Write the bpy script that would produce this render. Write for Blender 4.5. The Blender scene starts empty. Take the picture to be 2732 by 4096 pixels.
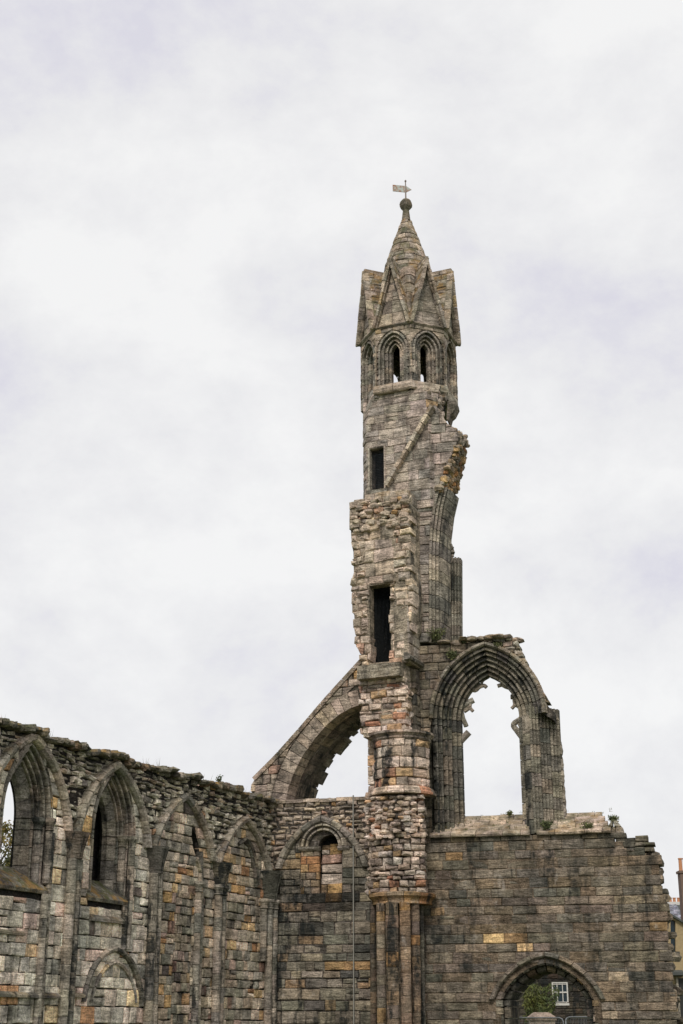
import bpy, math, random
from math import sin, cos, tan, pi, radians, sqrt, atan2, asin, acos, hypot
from mathutils import Vector
from mathutils.geometry import tessellate_polygon

rnd = random.Random(11)
U = rnd.uniform
scene = bpy.context.scene
COL = scene.collection

# ------------------------------------------------------------------ camera
F, CX, CY = 5689.0, 1366.0, 2048.0          # 50 mm lens on a 36 mm tall frame, in photo pixels
PITCH, EYE = radians(19.8), 1.6
cam_d = bpy.data.cameras.new('camera')
cam = bpy.data.objects.new('camera', cam_d)
COL.objects.link(cam)
cam.location = (0, 0, EYE)
cam.rotation_euler = (radians(90) + PITCH, 0, 0)
cam_d.sensor_fit = 'VERTICAL'
cam_d.sensor_height = 36
cam_d.lens = 50
cam_d.clip_end = 4000
scene.camera = cam
scene.render.resolution_x, scene.render.resolution_y = 683, 1024

# ------------------------------------------------------------------ sky and sun
SUN_EL, SUN_AZ = radians(44), radians(-168)   # azimuth measured from +Y towards +X (behind the viewer, a little left)
world = bpy.data.worlds.new('World')
scene.world = world
world.use_nodes = True
wt = world.node_tree
wt.nodes.clear()
def wn(t, **kw):
    n = wt.nodes.new(t)
    for k, v in kw.items():
        setattr(n, k, v)
    return n
w_out = wn('ShaderNodeOutputWorld')
w_bg = wn('ShaderNodeBackground')
w_sky = wn('ShaderNodeTexSky', sky_type='NISHITA', sun_disc=False, sun_elevation=SUN_EL, sun_rotation=SUN_AZ)
w_gain = wn('ShaderNodeVectorMath', operation='SCALE')
w_gain.inputs['Scale'].default_value = 0.08
w_tc = wn('ShaderNodeTexCoord')
w_map = wn('ShaderNodeMapping')
w_map.inputs['Scale'].default_value = (1.0, 1.0, 1.35)
w_map.inputs['Location'].default_value = (0.35, 1.2, 0.62)
w_n1 = wn('ShaderNodeTexNoise')
w_n1.inputs['Scale'].default_value = 5.2
w_n1.inputs['Detail'].default_value = 10
w_n1.inputs['Roughness'].default_value = 0.62
w_n1.inputs['Distortion'].default_value = 0.1
w_ramp = wn('ShaderNodeValToRGB')
w_ramp.color_ramp.elements[0].position = 0.34
w_ramp.color_ramp.elements[0].color = (0.548, 0.541, 0.598, 1)
w_ramp.color_ramp.elements[1].position = 0.61
w_ramp.color_ramp.elements[1].color = (0.700, 0.698, 0.696, 1)
e = w_ramp.color_ramp.elements.new(0.47)
e.color = (0.634, 0.632, 0.642, 1)
w_mix = wn('ShaderNodeMix', data_type='RGBA')
w_mix.inputs[0].default_value = 0.955
lk = wt.links.new
lk(w_tc.outputs['Generated'], w_map.inputs['Vector'])
lk(w_map.outputs[0], w_n1.inputs['Vector'])
lk(w_n1.outputs[0], w_ramp.inputs[0])
lk(w_sky.outputs[0], w_gain.inputs[0])
lk(w_gain.outputs[0], w_mix.inputs[6])
lk(w_ramp.outputs[0], w_mix.inputs[7])
lk(w_mix.outputs[2], w_bg.inputs[0])
w_bg.inputs[1].default_value = 1.0
lk(w_bg.outputs[0], w_out.inputs[0])

sun_d = bpy.data.lights.new('sun', 'SUN')
sun_d.energy = 1.5
sun_d.angle = radians(14)
sun_d.color = (1.0, 0.95, 0.88)
sun = bpy.data.objects.new('sun', sun_d)
COL.objects.link(sun)
sdir = Vector((sin(SUN_AZ) * cos(SUN_EL), cos(SUN_AZ) * cos(SUN_EL), sin(SUN_EL)))
sun.rotation_euler = sdir.to_track_quat('Z', 'Y').to_euler()
sun.location = (0, -20, 60)

scene.view_settings.view_transform = 'Standard'
scene.view_settings.look = 'None'
scene.view_settings.gamma = 1
scene.view_settings.exposure = 0.42
scene.view_settings.use_curve_mapping = False

# ------------------------------------------------------------------ surveying helpers
CP, SP = cos(PITCH), sin(PITCH)
def ray(px, py):
    u, v = (px - CX) / F, (CY - py) / F
    return (u, CP - v * SP, SP + v * CP)
def project(p):
    x, y, z = p[0], p[1], p[2] - EYE
    dep = y * CP + z * SP
    if dep < 0.1:
        return None
    return (CX + F * x / dep, CY - F * (-y * SP + z * CP) / dep)
def spot(px, py, Y):
    r = ray(px, py)
    t = Y / r[1]
    return Vector((r[0] * t, Y, r[2] * t + EYE))

class Frame:
    """upright plane: s along it, z up, d out of it towards the viewer"""
    def __init__(self, ox, oy, deg):
        a = radians(deg)
        self.o, self.deg = (ox, oy), deg
        self.e, self.n = (cos(a), -sin(a)), (-sin(a), -cos(a))
    def P(self, s, z, d=0.0):
        return (self.o[0] + self.e[0] * s + self.n[0] * d, self.o[1] + self.e[1] * s + self.n[1] * d, z)
    def pix(self, px, py, d=0.0):
        r = ray(px, py)
        ox, oy = self.o[0] + self.n[0] * d, self.o[1] + self.n[1] * d
        t = (ox * self.n[0] + oy * self.n[1]) / (r[0] * self.n[0] + r[1] * self.n[1])
        x, y = r[0] * t - self.o[0], r[1] * t - self.o[1]
        return (x * self.e[0] + y * self.e[1], r[2] * t + EYE)
    def pts(self, lst, d=0.0):
        return [self.pix(a, b, d) for a, b in lst]

class Drum(Frame):
    """upright cylinder, s is arc length from the direction the parent frame faces"""
    def __init__(self, fr, s, d, r, taper=None):
        x, y, _ = fr.P(s, 0, d)
        Frame.__init__(self, x, y, fr.deg)
        self.r = r
    def P(self, s, z, d=0.0):
        f = s / self.r
        q = self.r + d
        return (self.o[0] + q * (self.n[0] * cos(f) + self.e[0] * sin(f)),
                self.o[1] + q * (self.n[1] * cos(f) + self.e[1] * sin(f)), z)

JX, JY = 45 * 324 / 6046.0, 45.0
FW = Frame(JX, JY, 14.0)                     # the front wall
FP = Frame(JX, JY, 23.2)                     # end face of the broken stub and the turret
k_ = (1075 - 1366) / 6046.0
s_ = (k_ * JY - JX) / (FW.e[0] - k_ * FW.e[1])
FL = Frame(JX + FW.e[0] * s_, JY + FW.e[1] * s_, -66.8)   # the side wall, s runs from negative (near) to 0 (corner)
x_, y_, _ = FP.P(0.15, 0, 0)
FS = Frame(x_, y_, -66.8)                    # right-hand flank of the stub

# ------------------------------------------------------------------ materials
MATS = {}
def new_mat(name):
    m = bpy.data.materials.new(name)
    m.use_nodes = True
    nt = m.node_tree
    nt.nodes.clear()
    o = nt.nodes.new('ShaderNodeOutputMaterial')
    b = nt.nodes.new('ShaderNodeBsdfPrincipled')
    nt.links.new(b.outputs[0], o.inputs[0])
    MATS[name] = m
    def N(t, ins=None, **kw):
        n = nt.nodes.new(t)
        for k, v in kw.items():
            setattr(n, k, v)
        for k, v in (ins or {}).items():
            if hasattr(v, 'is_output'):
                nt.links.new(v, n.inputs[k])
            else:
                n.inputs[k].default_value = v
        return n
    return m, nt, b, N

def stone_material(name, bump=0.85, streak=1.0, contrast=1.0):
    m, nt, b, N = new_mat(name)
    at = N('ShaderNodeAttribute', attribute_name='tint')
    am = N('ShaderNodeAttribute', attribute_name='moss')
    geo = N('ShaderNodeNewGeometry')
    pos = geo.outputs['Position']
    def mapped(sc):
        return N('ShaderNodeMapping', {'Vector': pos, 'Scale': sc}).outputs[0]
    def noise(vec, scale, det=6, rough=0.6):
        return N('ShaderNodeTexNoise', {'Vector': vec, 'Scale': scale, 'Detail': det, 'Roughness': rough}).outputs[0]
    def mr(v, a, c, lo, hi):
        return N('ShaderNodeMapRange', {0: v, 1: a, 2: c, 3: lo, 4: hi}, interpolation_type='SMOOTHSTEP').outputs[0]
    def mul(a, c):
        return N('ShaderNodeMath', {0: a, 1: c}, operation='MULTIPLY').outputs[0]
    def mix(f, a, c, bt='MIX'):
        return N('ShaderNodeMix', {0: f, 6: a, 7: c}, data_type='RGBA', blend_type=bt).outputs[2]
    bed = noise(mapped((3.0, 3.0, 13.0)), 1.0, 8, 0.65)
    grain = noise(pos, 22.0, 5, 0.7)
    blot = noise(pos, 2.6, 7, 0.62)
    v1 = mr(bed, 0.3, 0.7, 1 - 0.34 * contrast, 1 + 0.30 * contrast)
    v2 = mr(grain, 0.28, 0.72, 1 - 0.42 * contrast, 1 + 0.36 * contrast)
    v3 = mr(blot, 0.3, 0.7, 1 - 0.42 * contrast, 1 + 0.38 * contrast)
    val = mul(mul(v1, v2), v3)
    col = N('ShaderNodeVectorMath', {0: at.outputs['Color'], 'Scale': val}, operation='SCALE').outputs[0]
    # open bedding cracks
    crk = mr(noise(mapped((1.2, 1.2, 19.0)), 1.0, 6, 0.7), 0.30, 0.40, 0.42, 1.0)
    col = N('ShaderNodeVectorMath', {0: col, 'Scale': crk}, operation='SCALE').outputs[0]
    # pale lime bloom
    pale = mr(noise(mapped((1.3, 1.3, 0.9)), 2.0, 8, 0.68), 0.56, 0.74, 0.0, 0.55)
    col = mix(pale, col, (0.56, 0.50, 0.44, 1))
    # grey-green algae
    alg = mr(noise(mapped((0.7, 0.7, 0.45)), 1.0, 6, 0.6), 0.44, 0.66, 0.0, 0.55)
    col = mix(mul(alg, mul(at.outputs['Alpha'], 0.7)), col, (0.140, 0.142, 0.112, 1))
    # black crust running down in streaks
    so = noise(mapped((2.4, 2.4, 0.42)), 1.0, 8, 0.66)
    so2 = noise(pos, 5.0, 6, 0.6)
    sm = mul(mr(so, 0.49, 0.63, 0.0, 1.0), mr(so2, 0.3, 0.6, 0.15, 1.0))
    sm = mul(sm, mul(at.outputs['Alpha'], 1.6 * streak))
    sm = N('ShaderNodeMath', {0: sm, 1: 0.92}, operation='MINIMUM').outputs[0]
    col = mix(sm, col, (0.022, 0.025, 0.024, 1))
    # lichen and moss on upward faces
    nz = N('ShaderNodeSeparateXYZ', {0: geo.outputs['Normal']}).outputs[2]
    lichen = mr(noise(pos, 3.2, 8, 0.72), 0.43, 0.57, 0.0, 1.0)
    up = mr(nz, -0.35, 0.6, 0.25, 1.0)
    ml = mul(mul(lichen, up), am.outputs['Fac'])
    mc = mix(mr(noise(pos, 1.9, 4, 0.5), 0.4, 0.6, 0.0, 1.0), (0.105, 0.110, 0.045, 1), (0.34, 0.205, 0.070, 1))
    col = mix(ml, col, mc)
    nt.links.new(col, b.inputs['Base Color'])
    b.inputs['Roughness'].default_value = 0.94
    b.inputs['Specular IOR Level'].default_value = 0.18
    hsum = N('ShaderNodeMath', {0: mul(bed, 1.0), 1: mul(grain, 0.35)}, operation='ADD').outputs[0]
    hsum = N('ShaderNodeMath', {0: hsum, 1: mul(so2, 0.8)}, operation='ADD').outputs[0]
    bp = N('ShaderNodeBump', {'Height': hsum, 'Strength': bump, 'Distance': 0.13})
    nt.links.new(bp.outputs[0], b.inputs['Normal'])
    return m
STONE = stone_material('weathered_sandstone')
CORE = stone_material('rubble_core', bump=1.0, contrast=1.3)

def plain(name, col, rough=0.8, metal=0.0, var=0.2, scale=6.0, spec=0.3, bump=0.0, col2=None):
    m, nt, b, N = new_mat(name)
    tc = N('ShaderNodeNewGeometry')
    n = N('ShaderNodeTexNoise', {'Vector': tc.outputs['Position'], 'Scale': scale, 'Detail': 6, 'Roughness': 0.6})
    c2 = col2 or tuple(max(0, c * (1 - var)) for c in col)
    c1 = col if col2 else tuple(c * (1 + var) for c in col)
    mx = N('ShaderNodeMix', {0: n.outputs[0], 6: (*c1, 1), 7: (*c2, 1)}, data_type='RGBA')
    if col2:
        rp = N('ShaderNodeMapRange', {0: n.outputs[0], 1: 0.4, 2: 0.6, 3: 0.0, 4: 1.0})
        nt.links.new(rp.outputs[0], mx.inputs[0])
    nt.links.new(mx.outputs[2], b.inputs['Base Color'])
    b.inputs['Roughness'].default_value = rough
    b.inputs['Metallic'].default_value = metal
    b.inputs['Specular IOR Level'].default_value = spec
    if bump:
        bp = N('ShaderNodeBump', {'Height': n.outputs[0], 'Strength': bump, 'Distance': 0.05})
        nt.links.new(bp.outputs[0], b.inputs['Normal'])
    return m
GRASS_M = plain('lawn_grass', (0.055, 0.085, 0.025), 0.95, var=0.35, scale=0.8, bump=0.6)
STEEL_M = plain('galvanised_steel', (0.62, 0.64, 0.66), 0.35, 0.9, var=0.1)
WHITE_M = plain('white_paint', (0.62, 0.60, 0.56), 0.6, var=0.12)
HARL_M = plain('ochre_harling', (0.36, 0.275, 0.155), 0.95, var=0.28, scale=9, bump=0.5)
SLATE_M = plain('blue_grey_slate', (0.24, 0.25, 0.29), 0.6, var=0.35, scale=3.0)
SLATE_D = plain('dark_mossy_slate', (0.075, 0.08, 0.075), 0.75, var=0.4, scale=5.0)
POT_M = plain('terracotta_pot', (0.50, 0.235, 0.12), 0.85, var=0.2)
BRICK_M = plain('brown_chimney_stone', (0.17, 0.115, 0.09), 0.9, var=0.3, scale=12)
BARK_M = plain('bark', (0.075, 0.06, 0.045), 0.95, var=0.3, scale=14)
COPPER_M = plain('rusted_vane_metal', (0.42, 0.46, 0.42), 0.6, 0.2, col2=(0.30, 0.15, 0.09), scale=9)
POLE_M = plain('weathered_iron', (0.20, 0.17, 0.15), 0.6, 0.5, var=0.3)
LEAD_M = plain('grey_conductor_tape', (0.26, 0.25, 0.22), 0.8, 0.0, var=0.25)
CONC_M = plain('grey_cement_block', (0.225, 0.205, 0.185), 0.9, var=0.14, scale=10, bump=0.25)
IRONMESH_M = plain('dark_wire_mesh', (0.03, 0.035, 0.04), 0.6, 0.5, var=0.2)
DARKWOOD_M = plain('dark_door_timber', (0.03, 0.03, 0.028), 0.7, var=0.3)
DROP_M = plain('white_droppings', (0.75, 0.74, 0.70), 0.9, var=0.05)

def leaf_mat(name, c1, c2):
    m, nt, b, N = new_mat(name)
    at = N('ShaderNodeAttribute', attribute_name='tint')
    geo = N('ShaderNodeNewGeometry')
    n = N('ShaderNodeTexNoise', {'Vector': geo.outputs['Position'], 'Scale': 1.4, 'Detail': 3})
    mx = N('ShaderNodeMix', {0: n.outputs[0], 6: (*c1, 1), 7: (*c2, 1)}, data_type='RGBA')
    rp = N('ShaderNodeMapRange', {0: n.outputs[0], 1: 0.38, 2: 0.62, 3: 0.0, 4: 1.0})
    nt.links.new(rp.outputs[0], mx.inputs[0])
    m2 = N('ShaderNodeMix', {0: 1.0, 6: mx.outputs[2], 7: at.outputs['Color']}, data_type='RGBA', blend_type='MULTIPLY')
    nt.links.new(m2.outputs[2], b.inputs['Base Color'])
    b.inputs['Roughness'].default_value = 0.7
    b.inputs['Specular IOR Level'].default_value = 0.25
    return m
LEAF_TREE = leaf_mat('autumn_leaves', (0.19, 0.145, 0.045), (0.075, 0.095, 0.035))
LEAF_SHRUB = leaf_mat('willow_leaves', (0.17, 0.18, 0.055), (0.07, 0.10, 0.04))
LEAF_WEED = leaf_mat('weed_leaves', (0.150, 0.160, 0.070), (0.085, 0.110, 0.055))
BLADE_M = leaf_mat('dry_grass_blades', (0.16, 0.13, 0.05), (0.07, 0.085, 0.03))

def glass_material():
    m, nt, b, N = new_mat('window_glass')
    b.inputs['Base Color'].default_value = (0.015, 0.03, 0.04, 1)
    b.inputs['Roughness'].default_value = 0.15
    b.inputs['Specular IOR Level'].default_value = 0.3
    return m
GLASS_M = glass_material()

# ------------------------------------------------------------------ palettes (display values, turned into albedo)
def lin(c):
    return tuple(((v / 255 + 0.055) / 1.055) ** 2.4 if v > 10 else v / 255 / 12.92 for v in c)
GAIN = 1.40
PAL = {
 'tower': [(6, (166, 152, 135)), (6, (156, 144, 129)), (4, (174, 158, 139)), (4, (148, 138, 125)), (3, (160, 143, 126)), (2, (136, 129, 118)), (.5, (176, 150, 116))],
 'turret_low': [(6, (164, 150, 137)), (5, (156, 145, 132)), (4, (148, 138, 128)), (3, (170, 153, 141)), (2, (140, 133, 124)), (.25, (180, 150, 112))],
 'mould': [(5, (150, 139, 124)), (4, (140, 132, 119)), (3, (160, 146, 128)), (3, (130, 123, 112)), (1, (112, 108, 99))],
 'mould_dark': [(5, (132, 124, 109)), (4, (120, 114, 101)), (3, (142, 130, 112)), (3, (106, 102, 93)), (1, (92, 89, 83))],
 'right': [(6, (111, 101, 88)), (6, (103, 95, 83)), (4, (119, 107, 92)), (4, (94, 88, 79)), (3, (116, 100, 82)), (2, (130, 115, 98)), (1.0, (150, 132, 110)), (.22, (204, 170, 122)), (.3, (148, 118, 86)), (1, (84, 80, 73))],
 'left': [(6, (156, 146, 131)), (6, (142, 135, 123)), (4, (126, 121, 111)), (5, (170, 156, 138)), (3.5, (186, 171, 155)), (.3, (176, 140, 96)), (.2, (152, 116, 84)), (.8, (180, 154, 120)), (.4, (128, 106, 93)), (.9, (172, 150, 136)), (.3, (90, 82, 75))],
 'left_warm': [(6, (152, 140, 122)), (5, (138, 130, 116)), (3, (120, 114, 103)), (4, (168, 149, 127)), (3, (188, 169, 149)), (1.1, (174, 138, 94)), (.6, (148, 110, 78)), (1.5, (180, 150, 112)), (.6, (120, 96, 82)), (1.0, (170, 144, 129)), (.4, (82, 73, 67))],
 'rubble': [(5, (164, 156, 140)), (5, (146, 139, 125)), (4, (128, 122, 110)), (3, (180, 170, 154)), (2, (166, 146, 129)), (.6, (150, 116, 88)), (2, (106, 101, 92))],
 'pier': [(5, (206, 184, 166)), (5, (194, 173, 155)), (3, (182, 158, 136)), (1.3, (194, 158, 118)), (1.2, (174, 124, 96)), (2, (158, 141, 126)), (1, (132, 118, 107)), (2, (214, 197, 182))],
 'stub': [(5, (186, 167, 148)), (5, (174, 157, 139)), (3, (160, 144, 127)), (2, (192, 171, 146)), (.4, (188, 148, 102)), (1.5, (144, 132, 118)), (.8, (176, 142, 119))],
 'mid': [(6, (124, 115, 101)), (5, (112, 106, 94)), (4, (138, 126, 107)), (4, (98, 93, 84)), (2, (150, 138, 122)), (.8, (156, 124, 86)), (.7, (178, 160, 144)), (1.2, (78, 75, 69)), (1.2, (142, 119, 91))],
 'warm': [(4, (182, 147, 104)), (4, (172, 148, 121)), (3, (158, 140, 119)), (1.5, (172, 124, 82)), (2, (144, 131, 115))],
 'niche': [(3, (196, 160, 143)), (3, (182, 164, 150)), (2, (178, 142, 92)), (2, (148, 123, 93)), (2, (118, 107, 96))],
 'shaft_warm': [(4, (150, 126, 103)), (4, (138, 118, 99)), (3, (160, 132, 103)), (1.2, (184, 142, 92)), (2, (122, 107, 94))],
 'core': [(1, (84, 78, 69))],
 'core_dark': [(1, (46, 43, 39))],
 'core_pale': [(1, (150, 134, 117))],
 'core_shade': [(1, (36, 34, 32))],  # near-black tint that paints deep shade inside openings
}
def tc(pal, a=0.4, gain=1.0, spread=0.09):
    lst = PAL[pal]
    t = U(0, sum(w for w, _ in lst))
    for w, c in lst:
        t -= w
        if t <= 0:
            break
    k = U(1 - spread, 1 + spread)
    g = .3 * c[0] + .55 * c[1] + .15 * c[2]
    c = lin([min(250, (v + (g - v) * .10) * k * gain + U(-2, 2)) for v in c])
    return (c[0] * GAIN, c[1] * GAIN * .99, c[2] * GAIN * .985, max(0, min(1, a * U(0.8, 1.2))))

# ------------------------------------------------------------------ object helpers
ORIGIN = {}
def set_attrs(me, tint=None, moss=None):
    n = len(me.vertices)
    if tint is not None:
        a = me.attributes.new('tint', 'FLOAT_COLOR', 'POINT')
        a.data.foreach_set('color', list(tint) if len(tint) == 4 * n and n > 1 else list(tint) * n)
        b = me.attributes.new('moss', 'FLOAT', 'POINT')
        b.data.foreach_set('value', list(moss) if isinstance(moss, (list, tuple)) else [moss or 0.0] * n)

def mesh_obj(name, verts, faces, mat, parent=None, tint=None, moss=0.0, smooth=False, label=None, kind=None):
    n = len(verts)
    c = [sum(v[i] for v in verts) / n for i in range(3)]
    me = bpy.data.meshes.new(name)
    me.from_pydata([(v[0] - c[0], v[1] - c[1], v[2] - c[2]) for v in verts], [], faces)
    set_attrs(me, tint, moss)
    if smooth:
        me.polygons.foreach_set('use_smooth', [True] * len(me.polygons))
    me.materials.append(mat)
    me.update()
    o = bpy.data.objects.new(name, me)
    COL.objects.link(o)
    ORIGIN[o.name] = c
    if parent is not None:
        o.parent = parent
        p = ORIGIN[parent.name]
        o.location = (c[0] - p[0], c[1] - p[1], c[2] - p[2])
    else:
        o.location = c
    if label:
        o['label'] = label
    if kind:
        o['kind'] = kind
    return o

class Thing:
    LIMIT = 290
    def __init__(self, name, label, cat, base, group=None):
        o = bpy.data.objects.new(name, None)
        o.empty_display_size = 0.3
        COL.objects.link(o)
        o.location = base
        o['label'], o['category'] = label, cat
        if group:
            o['group'] = group
        ORIGIN[o.name] = tuple(base)
        self.root, self.pieces = o, {}
    def part(self, name, verts, faces, mat=None, tint=None, moss=0.0, parent=None, smooth=False, label=None, kind=None):
        return mesh_obj(name, verts, faces, mat or STONE, parent or self.root, tint, moss, smooth, label, kind)
    def piece(self, name, verts, faces, tint, moss=0.0, parent=None, mat=None):
        xs, ys = [], []
        for v in verts:
            p = project(v)
            if p:
                xs.append(min(2732, max(0, p[0])))
                ys.append(min(4096, max(0, p[1])))
        size = (max(xs) - min(xs)) * (max(ys) - min(ys)) if xs else 0
        self.pieces.setdefault(name, []).append((size, verts, faces, tint, moss, parent or self.root, mat or STONE))
    def finish(self):
        for name, lst in self.pieces.items():
            lst.sort(key=lambda t: -t[0])
            for size, v, f, t, m, par, mat in lst[:self.LIMIT]:
                mesh_obj(name, v, f, mat, par, t, m)
            rest = lst[self.LIMIT:]
            if rest:
                V, Fc, T, M = [], [], [], []
                for size, v, f, t, m, par, mat in rest:
                    b = len(V)
                    V += v
                    Fc += [tuple(i + b for i in q) for q in f]
                    T += list(t) * len(v)
                    M += [m] * len(v)
                mesh_obj('small_' + name + 's', V, Fc, rest[0][6], self.root, T, M, kind='stuff')
        self.pieces = {}

# ------------------------------------------------------------------ masonry
def spans(poly, z):
    xs = []
    n = len(poly)
    for i in range(n):
        (x0, z0), (x1, z1) = poly[i], poly[(i + 1) % n]
        if (z0 <= z) != (z1 <= z):
            xs.append(x0 + (x1 - x0) * (z - z0) / (z1 - z0))
    xs.sort()
    return [(xs[i], xs[i + 1]) for i in range(0, len(xs) - 1, 2)]
def ivals(adds, subs, z):
    iv = sorted(sum((spans(p, z) for p in adds), []))
    out = []
    for a, b in iv:
        if out and a <= out[-1][1] + 1e-4:
            out[-1] = (out[-1][0], max(b, out[-1][1]))
        else:
            out.append((a, b))
    for p in subs:
        for a, b in spans(p, z):
            nxt = []
            for c, d in out:
                if b <= c or a >= d:
                    nxt.append((c, d))
                else:
                    if a > c:
                        nxt.append((c, a))
                    if b < d:
                        nxt.append((b, d))
            out = nxt
    return [i for i in out if i[1] - i[0] > 0.05]

def block(fr, q, d, thick, bulge=0.02, jit=0.01, cham=0.02):
    """one dressed stone: q = bottom-left, bottom-right, top-right, top-left in (s, z)"""
    j = lambda: U(-jit, jit)
    q = [(s + j(), z + j()) for s, z in q]
    cs, cz = sum(s for s, _ in q) / 4, sum(z for _, z in q) / 4
    w, h = abs(q[1][0] - q[0][0]) + 1e-3, abs(q[3][1] - q[0][1]) + 1e-3
    fx, fz = max(0.3, 1 - 2 * cham / w), max(0.3, 1 - 2 * cham / h)
    V = [fr.P(s, z, d - thick) for s, z in q]
    V += [fr.P(s, z, d - cham * 0.9) for s, z in q]
    V += [fr.P(cs + (s - cs) * fx, cz + (z - cz) * fz, d + U(-bulge, bulge) * 0.6) for s, z in q]
    V.append(fr.P(cs + U(-.15, .15) * w, cz + U(-.15, .15) * h, d + U(0.1, 1.0) * bulge))
    Fc = []
    for a in range(4):
        b = (a + 1) % 4
        Fc += [(a, b, b + 4, a + 4), (a + 4, b + 4, b + 8, a + 8), (a + 8, b + 8, 12)]
    Fc.append((3, 2, 1, 0))
    return V, Fc

def lay(T, part, fr, adds, subs, z0, z1, ch=(.24, .33), bw=(.35, .8), d=0.0, dj=.012, thick=.14, pal='right', soot=.45,
        moss=0.0, jit=.008, gap=.02, bulge=.015, cham=.018, kind='stone', skip=0.0, tilt=0.0, rag=0.0, ragl=False, gain=None, mossf=None):
    z = z0
    while z < z1 - 0.04:
        h = U(*ch)
        if z1 - (z + h) < ch[0] * 0.6:
            h = z1 - z
        za, zb = z + gap / 2, z + h - gap / 2
        zm = (za + zb) / 2
        mid = ivals(adds, subs, zm)
        lo, hi = ivals(adds, subs, za + .004), ivals(adds, subs, zb - .004)
        for i, (a, b) in enumerate(mid):
            al = ah = a
            bl = bh = b
            cap = h * 1.3
            if len(lo) == len(mid):
                al, bl = max(a - cap, min(a + cap, lo[i][0])), max(b - cap, min(b + cap, lo[i][1]))
            if len(hi) == len(mid):
                ah, bh = max(a - cap, min(a + cap, hi[i][0])), max(b - cap, min(b + cap, hi[i][1]))
            if rag:
                e_ = U(-rag, rag)
                b, bl, bh = b + e_, b + e_, b + e_
                if ragl:
                    e_ = U(-rag, rag)
                    a, al, ah = a + e_, al + e_, ah + e_
            cuts = [0.0]
            L = b - a
            x = U(0.3, 1.0) * U(*bw)
            while x < L - bw[0] * 0.55:
                cuts.append(x)
                x += U(*bw)
            cuts.append(L)
            for c in range(len(cuts) - 1):
                if skip and U(0, 1) < skip:
                    continue
                u, v = cuts[c], cuts[c + 1]
                first, last = c == 0, c == len(cuts) - 2
                g = gap / 2
                q = [((al if first else a + u) + g, za), ((bl if last else a + v) - g, za),
                     ((bh if last else a + v) - g, zb), ((ah if first else a + u) + g, zb)]
                if tilt:
                    t = U(-tilt, tilt)
                    q = [(s, zz + t * (s - (a + u))) for s, zz in q]
                parts = [q]
                de = -U(.015, .045) if U(0, 1) < .10 else 0.0
                if (v - u) < 0.55 and h > .26 and U(0, 1) < .10:      # two thin stones for one
                    k = U(.4, .6)
                    m0 = (q[0][0] + (q[3][0] - q[0][0]) * k, za + h * k - g)
                    m1 = (q[1][0] + (q[2][0] - q[1][0]) * k, za + h * k - g)
                    parts = [[q[0], q[1], m1, m0], [(m0[0], m0[1] + gap), (m1[0], m1[1] + gap), q[2], q[3]]]
                for qq in parts:
                    V, Fc = block(fr, qq, d + de + U(-dj, dj), thick, bulge, jit, cham)
                    mo = moss if mossf is None else mossf(qq[0][0], zm)
                    gn = 1.0 if gain is None else gain(qq[0][0], zm)
                    T.piece(kind, V, Fc, tc(pal, soot, gn), mo, part)
        z += h

def slab(fr, outer, holes, d0, d1):
    """extruded plate with holes: front at d0, back at d1"""
    loops = [outer] + list(holes)
    flat = [p for l in loops for p in l]
    tri = tessellate_polygon([[Vector((s, z, 0)) for s, z in l] for l in loops])
    n = len(flat)
    V = [fr.P(s, z, d0) for s, z in flat] + [fr.P(s, z, d1) for s, z in flat]
    Fc = []
    for a, b, c in tri:
        (x0, y0), (x1, y1), (x2, y2) = flat[a], flat[b], flat[c]
        if (x1 - x0) * (y2 - y0) - (x2 - x0) * (y1 - y0) < 0:
            a, b, c = a, c, b
        Fc += [(a, b, c), (c + n, b + n, a + n)]
    k = 0
    for l in loops:
        m = len(l)
        area = sum(l[i][0] * l[(i + 1) % m][1] - l[(i + 1) % m][0] * l[i][1] for i in range(m))
        if l is not outer:
            area = -area
        for i in range(m):
            a, b = k + i, k + (i + 1) % m
            Fc.append((b, a, a + n, b + n) if area > 0 else (a, b, b + n, a + n))
        k += m
    return V, Fc

class Arch:
    """two-centred arch over (cs, zs): half width w, rise h; o is measured outwards from it"""
    def __init__(self, cs, zs, w, h, zb, a=None):
        self.cs, self.zs, self.w, self.h, self.zb = cs, zs, w, h, zb
        if a is None:
            a = (h * h - w * w) / (2 * w)
            a = max(a, 0.0)
        self.a = a
        self.cz = (h * h - w * w - 2 * w * a) / (2 * h)
        self.R = hypot(w + a, self.cz)
    def pt(self, side, t, o):
        R = self.R + o
        th0 = asin(max(-1, min(1, -self.cz / R)))
        if t <= 0:
            return (self.cs + side * (-self.a + R * cos(th0)), self.zs + t)
        th1 = acos(max(-1, min(1, self.a / R)))
        th = th0 + (th1 - th0) * t
        return (self.cs + side * (-self.a + R * cos(th)), self.zs + self.cz + R * sin(th))
    def outline(self, o=0.0, n=10, zb=None):
        zb = self.zb if zb is None else zb
        r = []
        if zb < self.zs - 1e-6:
            r.append(self.pt(1, zb - self.zs, o))
        r += [self.pt(1, max(i / n, 1e-6), o) for i in range(n + 1)]
        r += [self.pt(-1, max(i / n, 1e-6), o) for i in range(n - 1, -1, -1)]
        if zb < self.zs - 1e-6:
            r.append(self.pt(-1, zb - self.zs, o))
        return r
    def length(self, o=0.0):
        p = [self.pt(1, i / 10 + 1e-6, o) for i in range(11)]
        return sum(hypot(p[i + 1][0] - p[i][0], p[i + 1][1] - p[i][1]) for i in range(10))

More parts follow.
